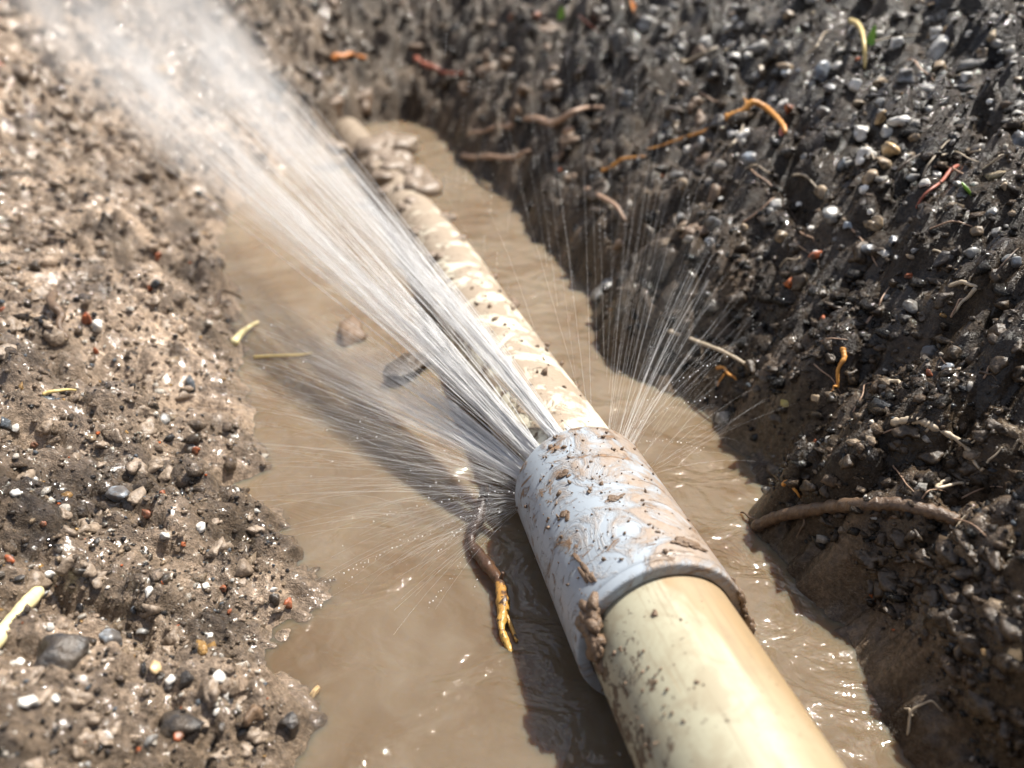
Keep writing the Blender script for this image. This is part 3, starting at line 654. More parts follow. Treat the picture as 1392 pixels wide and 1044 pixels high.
spread(150, (900, 0, 1392, 360), (9, 26), ['white_stone', 'grey_stone', 'white_stone', 'grey_stone', 'tan_stone', 'black_stone', 'black_stone', 'grey_stone', 'tan_stone', 'blue_stone'], 'pebble', lab, 'pebble', {k: v.replace('pebble', 'pebbles').replace('stone', 'stones') + ' on the sunny bank' for k, v in lab.items()}, 31, 'gravel')
spread(90, (960, 330, 1392, 1044), (13, 34), ['dark_clod'], 'mud_clod', 'dark wet soil clod', 'clod', 'dark clods on the black slope', 32, 'slope')
spread(60, (1060, 730, 1392, 1044), (14, 44), ['dark_clod'], 'mud_clod', 'dark wet soil clod', 'clod', 'dark clods on the black slope', 36, 'slope')
spread(60, (450, 0, 1000, 330), (14, 36), ['dark_clod', 'brown_clod'], 'mud_clod', {'dark_clod': 'dark back-bank clod', 'brown_clod': 'brown back-bank clod'}, 'clod', {'dark_clod': 'dark clods on the back bank', 'brown_clod': 'brown clods on the back bank'}, 33, 'back')
spread(130, (0, 40, 400, 1044), (13, 34), ['pale_clod'], 'mud_clod', 'pale silt clod', 'clod', 'pale silt clods on the tan bank', 34, 'pale')
spread(40, (0, 560, 400, 1044), (9, 20), ['black_stone', 'white_stone', 'grey_stone'], 'pebble', {'black_stone': 'black pebble in pale silt', 'white_stone': 'whitish pebble in pale silt', 'grey_stone': 'grey pebble in pale silt'}, 'pebble', {'black_stone': 'black pebbles in the pale bank', 'white_stone': 'whitish pebbles in the pale bank', 'grey_stone': 'grey pebbles in the pale bank'}, 35, 'pale')

# ------------------------------------------------------------------ roots, sticks, straws, leaves
simple('pink_root', (0.42, 0.28, 0.19), (0.24, 0.15, 0.10), 500, 0.5, 0.5)
simple('orange_root', (0.62, 0.30, 0.06), (0.42, 0.17, 0.04), 400, 0.45, 0.4)
simple('red_root', (0.40, 0.12, 0.07), (0.26, 0.09, 0.06), 400, 0.45, 0.4)
simple('brown_stick', (0.16, 0.105, 0.065), (0.07, 0.045, 0.03), 350, 0.35, 0.8, 0.0015)
simple('pale_root', (0.50, 0.42, 0.31), (0.33, 0.26, 0.18), 400, 0.45, 0.5)
simple('straw', (0.66, 0.52, 0.22), (0.52, 0.38, 0.14), 300, 0.4, 0.3, stretch=(1, 1, 1))
simple('pale_straw', (0.74, 0.66, 0.38), (0.62, 0.52, 0.26), 300, 0.4, 0.3)
simple('dark_root', (0.06, 0.04, 0.028), (0.12, 0.08, 0.05), 400, 0.35, 0.6)
simple('green_leaf', (0.16, 0.36, 0.03), (0.24, 0.46, 0.06), 200, 0.4, 0.3)
simple('orange_leaf', (0.62, 0.24, 0.05), (0.50, 0.16, 0.04), 200, 0.45, 0.3)
def strand_points(pix, lift, arch=0.0, n=None, jit=0.0, seed=0):
    pts = np.array([hit(a, b, lift) for a, b in pix])
    n = n or max(12, 6 * len(pix)); s = spline(pts, n)
    if jit:
        q = np.random.default_rng(seed); s = s + np.cumsum(q.normal(size=s.shape), 0) * 0 + jit * np.stack([np.sin(np.linspace(0, 9 + seed % 5, n) + q.uniform(0, 6)) for _ in range(3)], 1)
    s[:, 2] += arch * np.sin(np.linspace(0, math.pi, n)); return s
def root(name, pix, wpx, mat, label, cat='root', group=None, arch=0.003, taper=0.45, branches=(), knob=0.25, seed=1, n=None, lift=None):
    q = np.random.default_rng(seed)
    p0 = hit(*pix[0]); dep = np.dot(p0 - CAM, Fv); rad = 0.5 * wpx / FPX * dep
    P = strand_points(pix, rad * 0.6 if lift is None else lift, arch, n or max(18, 8 * len(pix)), rad * (0.05 if cat == 'straw' else 0.35), seed)
    R = rad * np.linspace(1, taper, len(P)) * (1 + knob * (q.random(len(P)) - 0.5)); R[0] *= 0.7; R[-1] *= 0.6
    o0 = P[0].copy(); v, f = sweep(P - o0, R, 10)
    o = link(name, tri_ok(name, v, f), M[mat], loc=tuple(o0)); tag(o, label, cat, group)
    for bpix, bw in branches:
        br = 0.5 * bw / FPX * dep
        B = strand_points(bpix, br * 0.6, arch * 0.5, 14, br * 0.4, seed + 3)
        v, f = sweep(B - o0, br * np.linspace(1, 0.4, len(B)), 8)
        link('rootlet' if cat == 'root' else 'side_twig', tri_ok('rootlet', v, f), M[mat], parent=o)
    return o
root('stick', [(1022, 722), (1060, 708), (1110, 700), (1165, 694), (1215, 692), (1262, 704), (1300, 716)], 17, 'brown_stick', 'thick brown broken stick reaching from black bank over the water', 'stick', arch=0.001, taper=0.9, knob=0.35,
     branches=[([(1036, 714), (1020, 706), (1006, 698)], 6), ([(1090, 704), (1092, 716), (1082, 732)], 4), ([(1230, 696), (1218, 706), (1205, 712)], 7)], seed=3)
root('root', [(1215, 578), (1240, 582), (1262, 592), (1290, 606), (1315, 625), (1332, 644)], 11, 'pale_root', 'pale knotted root on the black bank above the stick', knob=0.7, taper=0.4, branches=[([(1332, 644), (1345, 630), (1362, 612)], 4), ([(1258, 590), (1266, 580)], 4)], seed=4)
root('root', [(1147, 477), (1144, 495), (1139, 512), (1137, 530)], 8, 'orange_root', 'short upright orange root on the black slope', seed=5, branches=[([(1137, 528), (1128, 536)], 4)])
root('root', [(908, 453), (945, 470), (985, 488), (1025, 503)], 6, 'pale_root', 'long thin straight root low on the black slope', seed=6, taper=0.6)
root('root', [(986, 166), (1006, 158), (1022, 150), (1045, 160), (1058, 172), (1068, 186)], 11, 'orange_root', 'bright orange crooked root above the hollow bank', seed=7, branches=[([(1015, 154), (1012, 134)], 4), ([(986, 166), (950, 185), (905, 200), (880, 205)], 6)])
root('root', [(690, 176), (722, 172), (750, 180), (776, 170), (800, 158), (822, 148)], 10, 'pink_root', 'pinkish root running along the back bank with a hanging rootlet', seed=8, arch=0.008, branches=[([(775, 178), (768, 196), (766, 216)], 8), ([(690, 176), (660, 184), (636, 186)], 7)])
root('root', [(630, 216), (655, 220), (690, 220), (722, 210)], 8, 'pink_root', 'short pinkish root just above the back waterline', seed=9)
root('root', [(795, 260), (815, 272), (835, 288), (852, 302)], 8, 'pink_root', 'short slanting root on the dark slope beside spray', seed=10)
root('root', [(818, 234), (835, 230), (852, 221), (876, 216)], 6, 'orange_root', 'small orange-tan root below the hollow bank', seed=11)
root('root', [(566, 82), (585, 96), (605, 103), (628, 104)], 8, 'red_root', 'reddish root on the back bank', seed=12)
root('root', [(452, 84), (470, 80), (496, 80)], 9, 'orange_leaf', 'orange sliver on the back bank beside the main jet', 'root', seed=13)
root('twig', [(284, 446), (298, 430), (310, 416), (330, 408)], 8, 'dark_root', 'dark curved twig standing at the pale bank edge', 'twig', arch=0.012, seed=14)
root('straw', [(318, 470), (334, 458), (352, 440)], 12, 'pale_straw', 'bright yellow straw lying at the pale bank edge', 'straw', seed=15, taper=0.3)
root('straw', [(345, 487), (375, 487), (405, 486), (425, 481)], 5, 'straw', 'thin yellow straw floating on the pool', 'straw', seed=16, arch=0.001)
root('straw', [(-14, 890), (56, 806)], 25, 'pale_straw', 'thick pale straw stub above the big black stone', 'straw', seed=17, arch=0.0, taper=0.85, knob=0.12)
root('root', [(70, 402), (78, 425), (85, 445), (90, 464)], 13, 'brown_stick', 'short brown root bedded in the pale bank', seed=18)
root('straw', [(60, 541), (82, 541), (105, 534)], 6, 'straw', 'small yellow straw on the pale bank', 'straw', seed=19)
root('straw', [(1155, 30), (1163, 55), (1170, 78), (1175, 97)], 7, 'straw', 'leaning yellow straw on the gravel beside a green leaf', 'straw', seed=20, arch=0.01)
root('straw', [(926, 85), (934, 88), (958, 78), (975, 66)], 5, 'pale_root', 'bent pale straw on the back gravel', 'straw', seed=21)
root('root', [(1300, 228), (1285, 248), (1262, 268), (1244, 285)], 6, 'red_root', 'thin rusty root beside the green scrap', seed=22)
root('root', [(1063, 660), (1072, 668), (1086, 680)], 7, 'orange_root', 'tiny orange root at the water above the stick', seed=23)
root('root', [(1232, 1000), (1238, 975), (1262, 962), (1280, 968)], 4, 'pale_root', 'pale looped root at the wet black bank foot', seed=24, branches=[([(1238, 976), (1228, 966)], 4)])
root('root', [(1290, 390), (1312, 396), (1325, 400)], 7, 'pale_root', 'pale forked root high on the dark slope', seed=25, branches=[([(1312, 396), (1322, 376)], 4), ([(1325, 400), (1306, 418), (1292, 436)], 6)])
root('root', [(1202, 524), (1215, 528), (1228, 531)], 7, 'pale_root', 'stubby tan root on the black slope under grey stones', seed=26)
root('root', [(975, 500), (985, 515), (1000, 520)], 6, 'orange_root', 'small orange crooked root above the pool spray', seed=27, branches=[([(985, 512), (975, 528)], 4)])
root('root', [(1290, 655), (1270, 672), (1300, 668), (1318, 660)], 6, 'pale_root', 'little pale loop of root over the stick', seed=28)
qr = random.Random(44)
for i in range(70):                                    # fine rootlets in the black bank
    px, py = qr.uniform(880, 1380), qr.uniform(60, 960)
    p = hit(px, py)
    if float(pool_dist(np.array([p[0]]), np.array([p[1]]))[0]) < 0.012: continue
    a = qr.uniform(-1.1, 1.1); Lp = qr.uniform(24, 85)
    pix = [(px + Lp * s * math.cos(a) + qr.uniform(-4, 4), py + Lp * s * math.sin(a) + qr.uniform(-4, 4)) for s in (0, 0.35, 0.7, 1)]
    root('rootlet', pix, qr.uniform(2.2, 3.6), *((lambda m_, n_: (m_, f'fine {n_} hair-thin rootlet in the black bank', 'rootlet', f'fine {n_} rootlets in the black bank'))(*qr.choice([('pink_root', 'pinkish'), ('pale_root', 'pale'), ('dark_root', 'dark')]))), seed=60 + i, arch=0.002)

def leaf(name, px, py, lpx, wpx, ang, mat, label, cat='leaf', stand=0.5, seed=0, group=None):
    p = hit(px, py); dep = np.dot(p - CAM, Fv); L = lpx / FPX * dep; W = wpx / FPX * dep
    vs_, fs = [], []
    n = 8
    for k in range(n + 1):
        u = k / n; w = W * 0.5 * math.sin(math.pi * min(0.98, 0.08 + 0.9 * u)) ** 0.7
        for j, s in enumerate((-1, 0, 1)):
            vs_.append((s * w, u * L - L / 2, abs(s) * w * 0.35 + stand * L * 0.35 * u * u)); 
    top = len(vs_)
    vs_ += [(a, b, c_ - 0.0005) for a, b, c_ in vs_]
    for k in range(n):
        for j in range(2):
            a = k * 3 + j; fs.append((a, a + 1, a + 4, a + 3)); fs.append((top + a + 3, top + a + 4, top + a + 1, top + a))
        for j in (0, 2):
            a = k * 3 + j; fs.append((a, a + 3, top + a + 3, top + a))
    o = link(name, tri_ok(name, vs_, fs), M[mat], loc=(p[0], p[1], p[2] + 0.002), rot=(math.radians(50) * stand * 2, 0.1, ang)); return tag(o, label, cat, group)
leaf('grass_blade', 1181, 62, 40, 11, -0.1, 'green_leaf', 'green grass blade standing beside the leaning straw', 'leaf', 0.7)
leaf('grass_blade', 762, 25, 24, 9, 0.05, 'green_leaf', 'green grass tip at the top of the back bank', 'leaf', 0.8)
leaf('leaf', 860, 17, 30, 16, 0.9, 'orange_leaf', 'orange dead leaf at the top of the back bank', 'leaf', 0.5)
leaf('leaf', 1311, 266, 24, 16, 1.2, 'green_leaf', 'light green leaf scrap on the gravel', 'leaf', 0.4)
leaf('leaf', 800, 38, 40, 10, 1.4, 'red_root', 'reddish dead leaf beside the green grass tip', 'leaf', 0.3)
leaf('leaf', 1064, 182, 22, 9, -0.5, 'red_root', 'rusty leaf scrap at the end of the orange root', 'leaf', 0.3)

# the root standing in the pool beside the coupling: dark above, yellow below
t = NT('pool_root'); co = t.coord('Object'); sp_ = t.add('ShaderNodeSeparateXYZ'); t.link(co, sp_.inputs[0])
n = t.noise(co, 160, 4, 0.6)
fac = t.math('ADD', t.math('MULTIPLY', sp_.outputs[1], 16.0), t.math('MULTIPLY', n, 0.9))
col = t.ramp(fac, [(0.0, (0.44, 0.26, 0.06)), (0.42, (0.34, 0.17, 0.035)), (0.52, (0.09, 0.042, 0.018)), (1.0, (0.035, 0.02, 0.014))])
col = t.mix(t.ramp(t.noise(co, 420, 4, 0.65), [(0.54, 0.0), (0.6, 1.0)]), col, (0.05, 0.025, 0.012))
t.bsdf(Base_Color=col, Roughness=0.4, Normal=t.bump(n, 0.9, 0.0015)); M['pool_root'] = t.m
wp = [(660, 660, 0.012), (652, 700, 0.008), (640, 735, 0.003), (660, 765, 0.004), (678, 790, 0.005), (684, 825, 0.004), (682, 855, 0.003), (697, 892, -0.002)]
P = spline(np.array([on_z(a, b, WZ + c_) for a, b, c_ in wp]), 60)
o0 = P[37].copy()
rad = 0.0020 * (1 + 0.3 * (np.random.default_rng(4).random(60) - 0.5)) * (0.75 + 0.5 * np.abs(np.sin(np.linspace(0, 11, 60)))) * np.interp(np.arange(60), [0, 40, 60], [1.1, 1.1, 0.5])
v, f = sweep(P - o0, rad, 12)
pr = link('root', tri_ok('root', v, f), M['pool_root'], loc=tuple(o0)); tag(pr, 'dark and yellow root hanging into the pool beside the coupling', 'root')
for a in ([(680, 790, 0.005), (684, 778, 0.009)], [(686, 830, 0.004), (694, 850, 0.002), (703, 872, 0.001)]):
    B = spline(np.array([on_z(x_, y_, WZ + c_) for x_, y_, c_ in a]), 10); v, f = sweep(B - o0, np.linspace(0.0011, 0.0006, 10), 8)
    link('rootlet', tri_ok('rootlet', v, f), M['pool_root'], parent=pr)

# ------------------------------------------------------------------ mud stuck to the pipe
def on_tube(sa, ang, r):
    """sa metres along the coupling axis from its near lip, ang degrees from the top towards the sunny side"""
    s, u = frame_of(dAB); a = math.radians(ang); nrm = math.sin(a) * s + math.cos(a) * u
    return AX[1] + dAB * sa + nrm * r, nrm
def blob_mesh(seed, n=14, spreadv=0.8):
    """lumpy mud: several crumbs pressed together"""
    q = np.random.default_rng(seed); VV, FF = [], []; b = 0
    for k in range(n):
        v, f = lumpy(2, seed * 31 + k, 0.6, 0.7); rr_ = q.uniform(0.22, 0.5); c_ = q.normal(size=3) * (0.38, 0.38, 0.16) * spreadv
        VV.append(v * rr_ + c_); FF.append(f + b); b += len(v)
    return new_mesh('mud_lump', np.concatenate(VV), np.concatenate(FF))
def stuck(sa, ang, r, size, seed, mat, label, asp=(1, 1, 0.6), twist=0.0, n=14):
    p, nrm = on_tube(sa, ang, r); me = blob_mesh(seed, n)
    z_ = Vector(nrm); y_ = Vector(dAB); x_ = y_.cross(z_).normalized(); rotm = Matrix((x_, y_, z_)).transposed() @ Matrix.Rotation(twist, 3, 'Z')
    o = link('mud_lump', me, M[mat], loc=tuple(p), rot=rotm.to_euler(), scale=tuple(size * a for a in asp)); return tag(o, label, 'mud')
stuck(0.000, -62, RC * 0.98, 0.0072, 1, 'brown_clod', 'big crumbly mud lump under the coupling lip', (0.9, 1.2, 0.7), n=22)
stuck(-0.006, -78, RP * 1.06, 0.0075, 2, 'brown_clod', 'dark mud lump hanging below the coupling lip', (1.0, 1.1, 0.7), n=22)
stuck(0.001, 66, RC * 0.98, 0.0052, 3, 'brown_clod', 'mud crumb ridge on the sunny end of the coupling lip', (1.5, 0.8, 0.6), n=16)
stuck(-0.003, 84, RC * 0.96, 0.0055, 8, 'brown_clod', 'mud crumb hanging from the sunny side of the lip', (1.2, 0.9, 0.7), n=14)
stuck(0.011, 22, RC * 1.0, 0.0046, 4, 'brown_clod', 'low brown mud ridge on top of the coupling near its lip', (1.5, 0.7, 0.45), n=12)
stuck(0.016, -50, RC * 1.0, 0.0052, 5, 'brown_clod', 'long smear of brown mud down the shaded coupling side', (0.55, 1.9, 0.4), 0.15, n=16)
stuck(0.066, -34, RC * 1.0, 0.0034, 6, 'brown_clod', 'small brown mud blot on the coupling beside the jets', (1.2, 1.0, 0.45), n=10)
stuck(0.046, -44, RC * 1.0, 0.0034, 7, 'brown_clod', 'brown mud blot midway on the shaded coupling side', (1.0, 1.3, 0.45), n=10)
stuck(0.040, -8, RC * 1.0, 0.0030, 9, 'brown_clod', 'brown mud blot on the middle of the coupling', (1.5, 0.8, 0.4), n=10)
stuck(-0.013, -22, RP * 1.01, 0.0020, 10, 'brown_clod', 'single round mud bead on the clean cream pipe', (1, 1, 0.8), n=6)
# small crumbs all over coupling and pipe
q = np.random.default_rng(9)
rows = []
for k in range(340):
    if k < 200: sa, ang, rr_ = q.uniform(0.004, 0.093), q.normal(-25, 34), RC; sz = 0.0003 + 0.0010 * q.random() ** 2.5
    elif k < 250: sa, ang, rr_ = q.uniform(-0.05, -0.004), q.normal(-55, 22), RP; sz = 0.0003 + 0.0008 * q.random() ** 2
    else: sa, ang, rr_ = q.uniform(0.10, 0.35), q.uniform(-80, 80), RP; sz = 0.0005 + 0.0022 * q.random() ** 2.5
    rows.append((sa, ang, rr_, sz))
VV, FF, b = [], [], 0
RM = rot_mats(len(rows), q)
for k, (sa, ang, rr_, sz) in enumerate(rows):
    p, nrm = on_tube(sa, ang, rr_ + sz * 0.25)
    if sa > 0.096:
        s_, u_ = frame_of(AX[3] - AX[2]); a = math.radians(ang); tt = (sa - 0.096) / 0.41; p = AX[2] + (AX[3] - AX[2]) * tt + (math.sin(a) * s_ + math.cos(a) * u_) * (RP + sz * 0.2)
    elif sa < 0: d0 = AX[0] - AX[1]; d0 /= np.linalg.norm(d0); p = AX[1] + d0 * (-sa) + nrm * (RP + sz * 0.3)
    v, f = G1[k % 10]; VV.append((v * sz) @ RM[k].T + p); FF.append(f + b); b += len(v)
me = new_mesh('mud_crumbs', np.concatenate(VV), np.concatenate(FF))
tag(link('mud_crumbs', me, M['brown_clod']), 'tiny brown mud crumbs speckling the pipe and coupling', 'mud', kind='stuff')
# mud lumps clinging to the far length
s_, u_ = frame_of(AX[3] - AX[2])
for i, (tt, ang, sz) in enumerate([(0.30, 62, 0.005), (0.47, 58, 0.006), (0.62, 62, 0.006), (0.80, 30, 0.008), (0.90, -40, 0.010), (1.0, 40, 0.012), (0.70, -30, 0.008), (0.55, -62, 0.007), (1.1, -30, 0.016), (1.25, 10, 0.026), (1.4, -25, 0.030), (1.52, 15, 0.034), (1.65, -10, 0.036), (1.45, 50, 0.028), (1.75, 5, 0.046), (1.86, -20, 0.052), (1.9, 25, 0.05)]):
    a = math.radians(ang); p = AX[2] + (AX[3] - AX[2]) * tt + (math.sin(a) * s_ + math.cos(a) * u_) * RP * 1.0
    o = link('mud_lump', blob_mesh(40 + i, 12), M['brown_clod' if i < 3 else 'pale_clod'], loc=tuple(p), scale=(sz, sz * 1.3, sz * 0.6))
    tag(o, 'small dark mud lump clinging to the pipe beyond the coupling' if i < 3 else ('small pale mud lump caked on the pipe beyond the coupling' if i < 9 else ('big pale mud heap where the pipe enters the far bank' if sz > 0.04 else 'middling pale mud heap on the far end of the pipe')), 'mud', 'dark mud lumps on the far pipe' if i < 3 else 'pale mud lumps on the far pipe')

# ------------------------------------------------------------------ water jets and spray
t = NT('spray_water')
df = t.add('ShaderNodeBsdfDiffuse'); df.inputs[0].default_value = (0.97, 0.97, 0.97, 1)
tl = t.add('ShaderNodeBsdfTranslucent'); tl.inputs[0].default_value = (0.97, 0.97, 0.97, 1)
m1 = t.add('ShaderNodeMixShader'); m1.inputs[0].default_value = 0.5; t.link(df.outputs[0], m1.inputs[1]); t.link(tl.outputs[0], m1.inputs[2])
t.link(m1.outputs[0], t.out.inputs['Surface']); M['spray'] = t.m

LIP = AX[2]; LS, LU = frame_of(dAB)
def lip(ang, out=0.0005):
    a = math.radians(ang); return LIP + (math.sin(a) * LS + math.cos(a) * LU) * (RP + out) - dAB * 0.001
def strands(name, starts, ends, sag, r0, r1, S=12, parent=None):
    """many hair-fine water threads, one thin three-sided tube each"""
    starts, ends = np.asarray(starts), np.asarray(ends); N = len(starts)
    u = np.linspace(0, 1, S)
    P = starts[:, None] + (ends - starts)[:, None] * u[None, :, None]
    P[..., 2] += (np.asarray(sag)[:, None] * (u * (1 - u) * 4)[None])
    D = ends - starts; D /= np.linalg.norm(D, axis=1)[:, None]
    A = np.cross(D, (0.3, 0.2, 0.93)); A /= np.linalg.norm(A, axis=1)[:, None]; B = np.cross(D, A)
    R = np.asarray(r0)[:, None] + (np.asarray(r1) - np.asarray(r0))[:, None] * u[None]
    ang = np.arange(3) * 2 * math.pi / 3
    ring = np.cos(ang)[None, :, None] * A[:, None] + np.sin(ang)[None, :, None] * B[:, None]
    V = (P[:, :, None] + R[:, :, None, None] * ring[:, None]).reshape(-1, 3)
    k = np.arange(S - 1); j = np.arange(3)
    a = (k[:, None] * 3 + j[None]); bq = (k[:, None] * 3 + (j[None] + 1) % 3)
    f = np.stack([a, bq, bq + 3, a + 3], -1).reshape(-1, 4)
    F = (f[None] + (np.arange(N) * S * 3)[:, None, None]).reshape(-1, 4)
    return link(name, new_mesh(name, V, F), M['spray'], parent=parent)
def fan(n, start_angs, ends_px, depth, cross, q, thick=0.006, bias=None):
    """threads from a stretch of the lip to a stretch of end points given as pixels with a depth"""
    s, e = [], []
    for k in range(n):
        w = q.random() if bias is None else bias(q); w2 = np.clip(w + q.normal() * cross, 0, 1)
        s.append(lip(start_angs[0] + (start_angs[1] - start_angs[0]) * w) + q.normal(size=3) * 0.0005)
        px = np.interp(w2, np.linspace(0, 1, len(ends_px)), [p[0] for p in ends_px]); py = np.interp(w2, np.linspace(0, 1, len(ends_px)), [p[1] for p in ends_px])
        e.append(at(px, py, np.interp(w2, [0, 1], depth)) + q.normal(size=3) * thick)
    return np.array(s), np.array(e)
q = np.random.default_rng(21)
def mist(parent, s, ends_px, depth, ka_extra, kb, K, seed):
    """soft body of a jet: a cone of fine spray, denser in streaks along its length"""
    e0, e1 = at(*ends_px[0], depth[0]), at(*ends_px[-1], depth[1]); c = (e0 + e1) / 2; d = c - s; L = np.linalg.norm(d); d = d / L
    xw = e1 - e0; xw = xw - d * np.dot(xw, d); half = np.linalg.norm(xw) / 2; xw = xw / (2 * half); yw = np.cross(d, xw); ka = half / L + ka_extra
    v, f = [], []; n = 24
    zs = np.linspace(0.004, L, 8)
    for z in zs:
        for j in range(n): a = 2 * math.pi * j / n; v.append((ka * z * math.cos(a) * 1.02, kb * z * math.sin(a) * 1.02, z))
    for k in range(len(zs) - 1):
        for j in range(n): f.append((k * n + j, k * n + (j + 1) % n, (k + 1) * n + (j + 1) % n, (k + 1) * n + j))
    f.append(tuple(range(n))[::-1]); f.append(tuple(range((len(zs) - 1) * n, len(zs) * n)))
    t = NT('mist'); sx = t.add('ShaderNodeSeparateXYZ'); t.link(t.coord('Object'), sx.inputs[0])
    z = t.math('MAXIMUM', sx.outputs[2], 0.004)
    nx_ = t.math('DIVIDE', t.math('DIVIDE', sx.outputs[0], z), ka); ny_ = t.math('DIVIDE', t.math('DIVIDE', sx.outputs[1], z), kb)
    rr_ = t.math('SQRT', t.math('ADD', t.math('MULTIPLY', nx_, nx_), t.math('MULTIPLY', ny_, ny_)))
    fall = t.add('ShaderNodeMapRange'); fall.interpolation_type = 'SMOOTHSTEP'; t.link(rr_, fall.inputs[0])
    for k_, v_ in zip((1, 2, 3, 4), (1.0, 0.15, 0.0, 1.0)): fall.inputs[k_].default_value = v_
    cv = t.add('ShaderNodeCombineXYZ'); t.link(nx_, cv.inputs[0]); t.link(t.math('MULTIPLY', ny_, 0.4), cv.inputs[1]); t.link(t.math('MULTIPLY', z, 2.2), cv.inputs[2])
    st = t.noise(t.mapping(cv.outputs[0], loc=(seed * 3.7, seed, 0)), 2.6, 4, 0.6)
    st = t.ramp(st, [(0.34, 0.10), (0.66, 1.0)])
    dens = t.math('DIVIDE', K, t.math('ADD', z, 0.03))
    end = t.add('ShaderNodeMapRange'); end.interpolation_type = 'SMOOTHSTEP'; t.link(z, end.inputs[0])
    for k_, v_ in zip((1, 2, 3, 4), (L, L * 0.35, 0.0, 1.0)): end.inputs[k_].default_value = v_
    dens = t.math('MULTIPLY', t.math('MULTIPLY', t.math('MULTIPLY', dens, fall.outputs[0]), st), end.outputs[0])
    pv = t.add('ShaderNodeVolumePrincipled'); pv.inputs['Color'].default_value = (0.995, 0.995, 0.99, 1); pv.inputs['Anisotropy'].default_value = 0.2
    t.link(dens, pv.inputs['Density']); t.link(pv.outputs[0], t.out.inputs['Volume'])
    o = link('mist', tri_ok('mist', v, f), t.m)
    o.matrix_world = Matrix(((xw[0], yw[0], d[0], s[0]), (xw[1], yw[1], d[1], s[1]), (xw[2], yw[2], d[2], s[2]), (0, 0, 0, 1)))
    o.parent = parent; o.matrix_parent_inverse = Matrix.Identity(4)
    return o
def jet(label, n, angs, ends, depth, r0, r1, sag, cross=0.05, thick=0.02, seed=0, K=5.0, kb=0.09, ka_extra=0.03, lens=(0.6, 1.0)):
    q = np.random.default_rng(seed)
    cen = q.random(9); 
    s, e = fan(n, angs, ends, depth, cross, q, thick, lambda q_: np.clip(cen[q_.integers(0, 9)] + q_.normal() * 0.05, 0, 1) if q_.random() < 0.65 else q_.random())
    e = s + (e - s) * q.uniform(*lens, n)[:, None]
    o = strands('water_jet', s, e, np.full(n, sag) * q.uniform(0.6, 1.4, n), r0 * q.uniform(0.5, 1.5, n), r1 * q.uniform(0.4, 1.7, n))
    tag(o, label, 'water jet')
    if K: mist(o, lip(sum(angs) / 2), ends, depth, ka_extra, kb, K, seed)
    return o
jet('broad white upper water sheet spurting from the coupling joint', 130, (-14, -26), [(178, -110), (130, -110), (75, -110)], (1.65, 1.60), 0.00013, 0.00002, 0.01, seed=1, K=4.4, ka_extra=0.045, lens=(0.10, 0.6), thick=0.045)
jet('broad white lower water sheet spurting from the coupling joint', 150, (-42, -58), [(35, -110), (-30, -100), (-95, -85)], (1.60, 1.55), 0.00013, 0.00002, 0.01, seed=2, K=4.4, ka_extra=0.045, lens=(0.10, 0.6), thick=0.045)
jet('thick white side jet shooting low over the pool', 150, (-66, -84), [(420, 405), (375, 440), (335, 480)], (0.52, 0.48), 0.00016, 0.00003, 0.004, seed=3, K=7.0, kb=0.07, lens=(0.3, 0.9), thick=0.006, ka_extra=0.015)
jet('short thin bright jet along the pipe top', 26, (-5, -9), [(712, 545), (700, 540)], (0.42, 0.42), 0.00022, 0.00004, 0.002, seed=4, K=0, thick=0.003)
jet('thin veil of spray rising over the pool toward the black bank', 16, (40, 70), [(900, 250), (985, 330), (1010, 470)], (0.5, 0.42), 0.00006, 0.00003, 0.004, seed=6, K=0.5, kb=0.10, lens=(0.3, 0.9), thick=0.008)
jet('thin veil of spray drifting low over the pool', 16, (-88, -108), [(360, 480), (370, 600), (430, 720)], (0.40, 0.33), 0.00004, 0.00002, 0.004, seed=7, K=0.8, kb=0.10, lens=(0.3, 0.9), thick=0.008)
# fine threads to both sides
s1, e1 = fan(230, (-70, -112), [(330, 400), (300, 520), (330, 650), (400, 790), (500, 880)], (0.46, 0.30), 0.06, q, 0.01)
s2, e2 = fan(72, (20, 105), [(880, 60), (1010, 170), (1060, 330), (1010, 470), (1060, 570), (1010, 640)], (0.62, 0.36), 0.08, q, 0.02)
s3, e3 = fan(36, (-10, 40), [(520, 40), (700, -30), (860, 60), (960, 60)], (0.85, 0.75), 0.1, q, 0.03)
for e_, s_ in ((e1, s1), (e2, s2), (e3, s3)):
    L_ = q.uniform(0.3, 1.3, len(s_))[:, None]; b_ = np.where(q.random(len(s_)) < 0.7, q.uniform(0.0, 0.55, len(s_)), 0)[:, None]
    e_[:] = s_ + (e_ - s_) * L_; s_[:] = s_ + (e_ - s_) * b_
S_, E_ = np.concatenate([s1, s2, s3]), np.concatenate([e1, e2, e3]); N_ = len(S_)
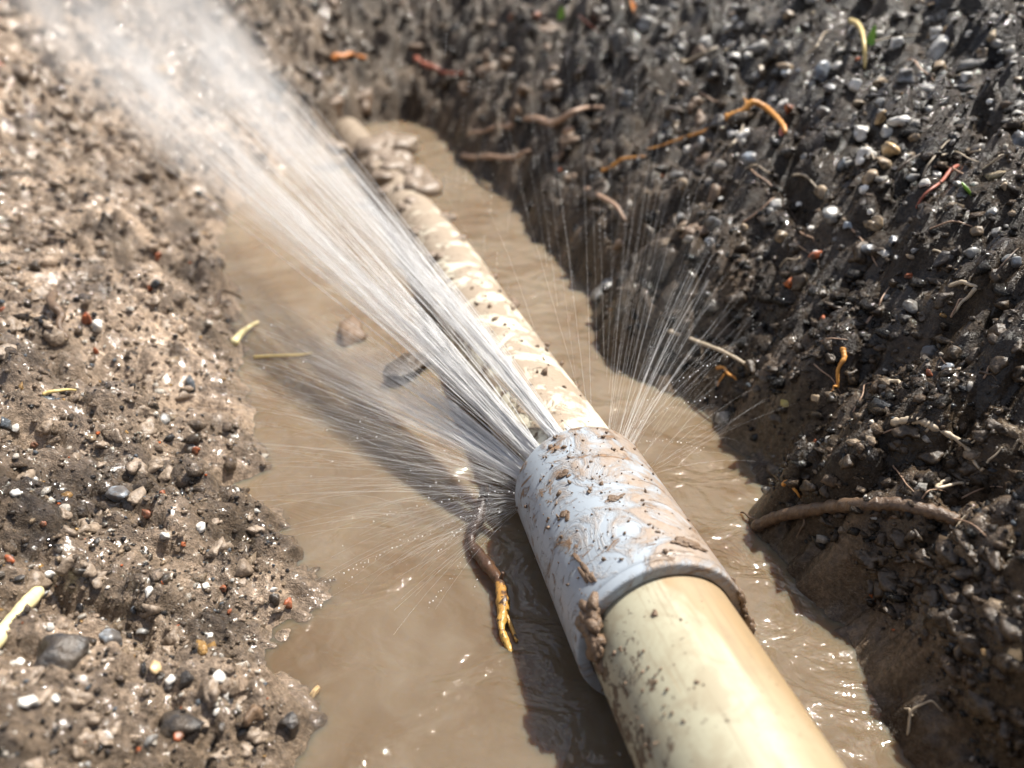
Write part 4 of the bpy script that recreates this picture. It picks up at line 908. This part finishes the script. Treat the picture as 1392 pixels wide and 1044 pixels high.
o = strands('spray_threads', S_, E_, q.uniform(0.002, 0.010, N_), q.uniform(0.00001, 0.000028, N_), q.uniform(0.000005, 0.000016, N_))
tag(o, 'fine threads of spray fanning out from the coupling joint', 'spray', kind='stuff')
# droplets: beads strung along ballistic paths
dv, dfc = ico(1)
C_, R_ = [], []
def chain(p0, p1, sag, n, r, jit):
    for k in range(n):
        u = (k + q.random() * 0.5) / n; p = p0 + (p1 - p0) * u; p = p + np.array((0, 0, sag * 4 * u * (1 - u))) + q.normal(size=3) * jit
        C_.append(p); R_.append(r * q.uniform(0.25, 1.5))
chains = [((640, 700), (400, 815), 40), ((655, 735), (565, 850), 26), ((650, 780), (622, 900), 22), ((660, 690), (590, 760), 18), ((700, 668), (520, 702), 26), ((560, 720), (430, 830), 16), ((880, 545), (1010, 478), 26), ((860, 580), (985, 535), 18), ((870, 600), (960, 612), 18), ((480, 840), (380, 910), 12)]
for (a, b2, n_) in chains:
    chain(at(*a, 0.315), at(*b2, 0.30), 0.002, n_, 0.00022, 0.0004)
for k in range(260):
    i = q.integers(0, N_); u = q.uniform(0.15, 1.15); C_.append(S_[i] + (E_[i] - S_[i]) * u + q.normal(size=3) * 0.004); R_.append(0.00008 + 0.0003 * q.random() ** 3)
for k in range(160):                                    # drizzle falling back over the far slope
    px, py = q.uniform(600, 1120), q.uniform(40, 520); dp = q.uniform(0.42, 0.7)
    a0 = at(px, py, dp); l_ = q.uniform(0.01, 0.03); dr = np.array((0.25 * (px - 760) / 300, 0.1, -1.0))
    for m in range(6): C_.append(a0 + dr * l_ * m / 6); R_.append(0.00022 * q.uniform(0.6, 1.3))
C_, R_ = np.array(C_), np.array(R_)
VV = (C_[:, None] + dv[None] * R_[:, None, None]).reshape(-1, 3); FF = (dfc[None] + (np.arange(len(C_)) * len(dv))[:, None, None]).reshape(-1, 3)
tag(link('spray_droplets', new_mesh('spray_droplets', VV, FF), M['spray']), 'tiny flying water droplets around the coupling', 'droplets', kind='stuff')
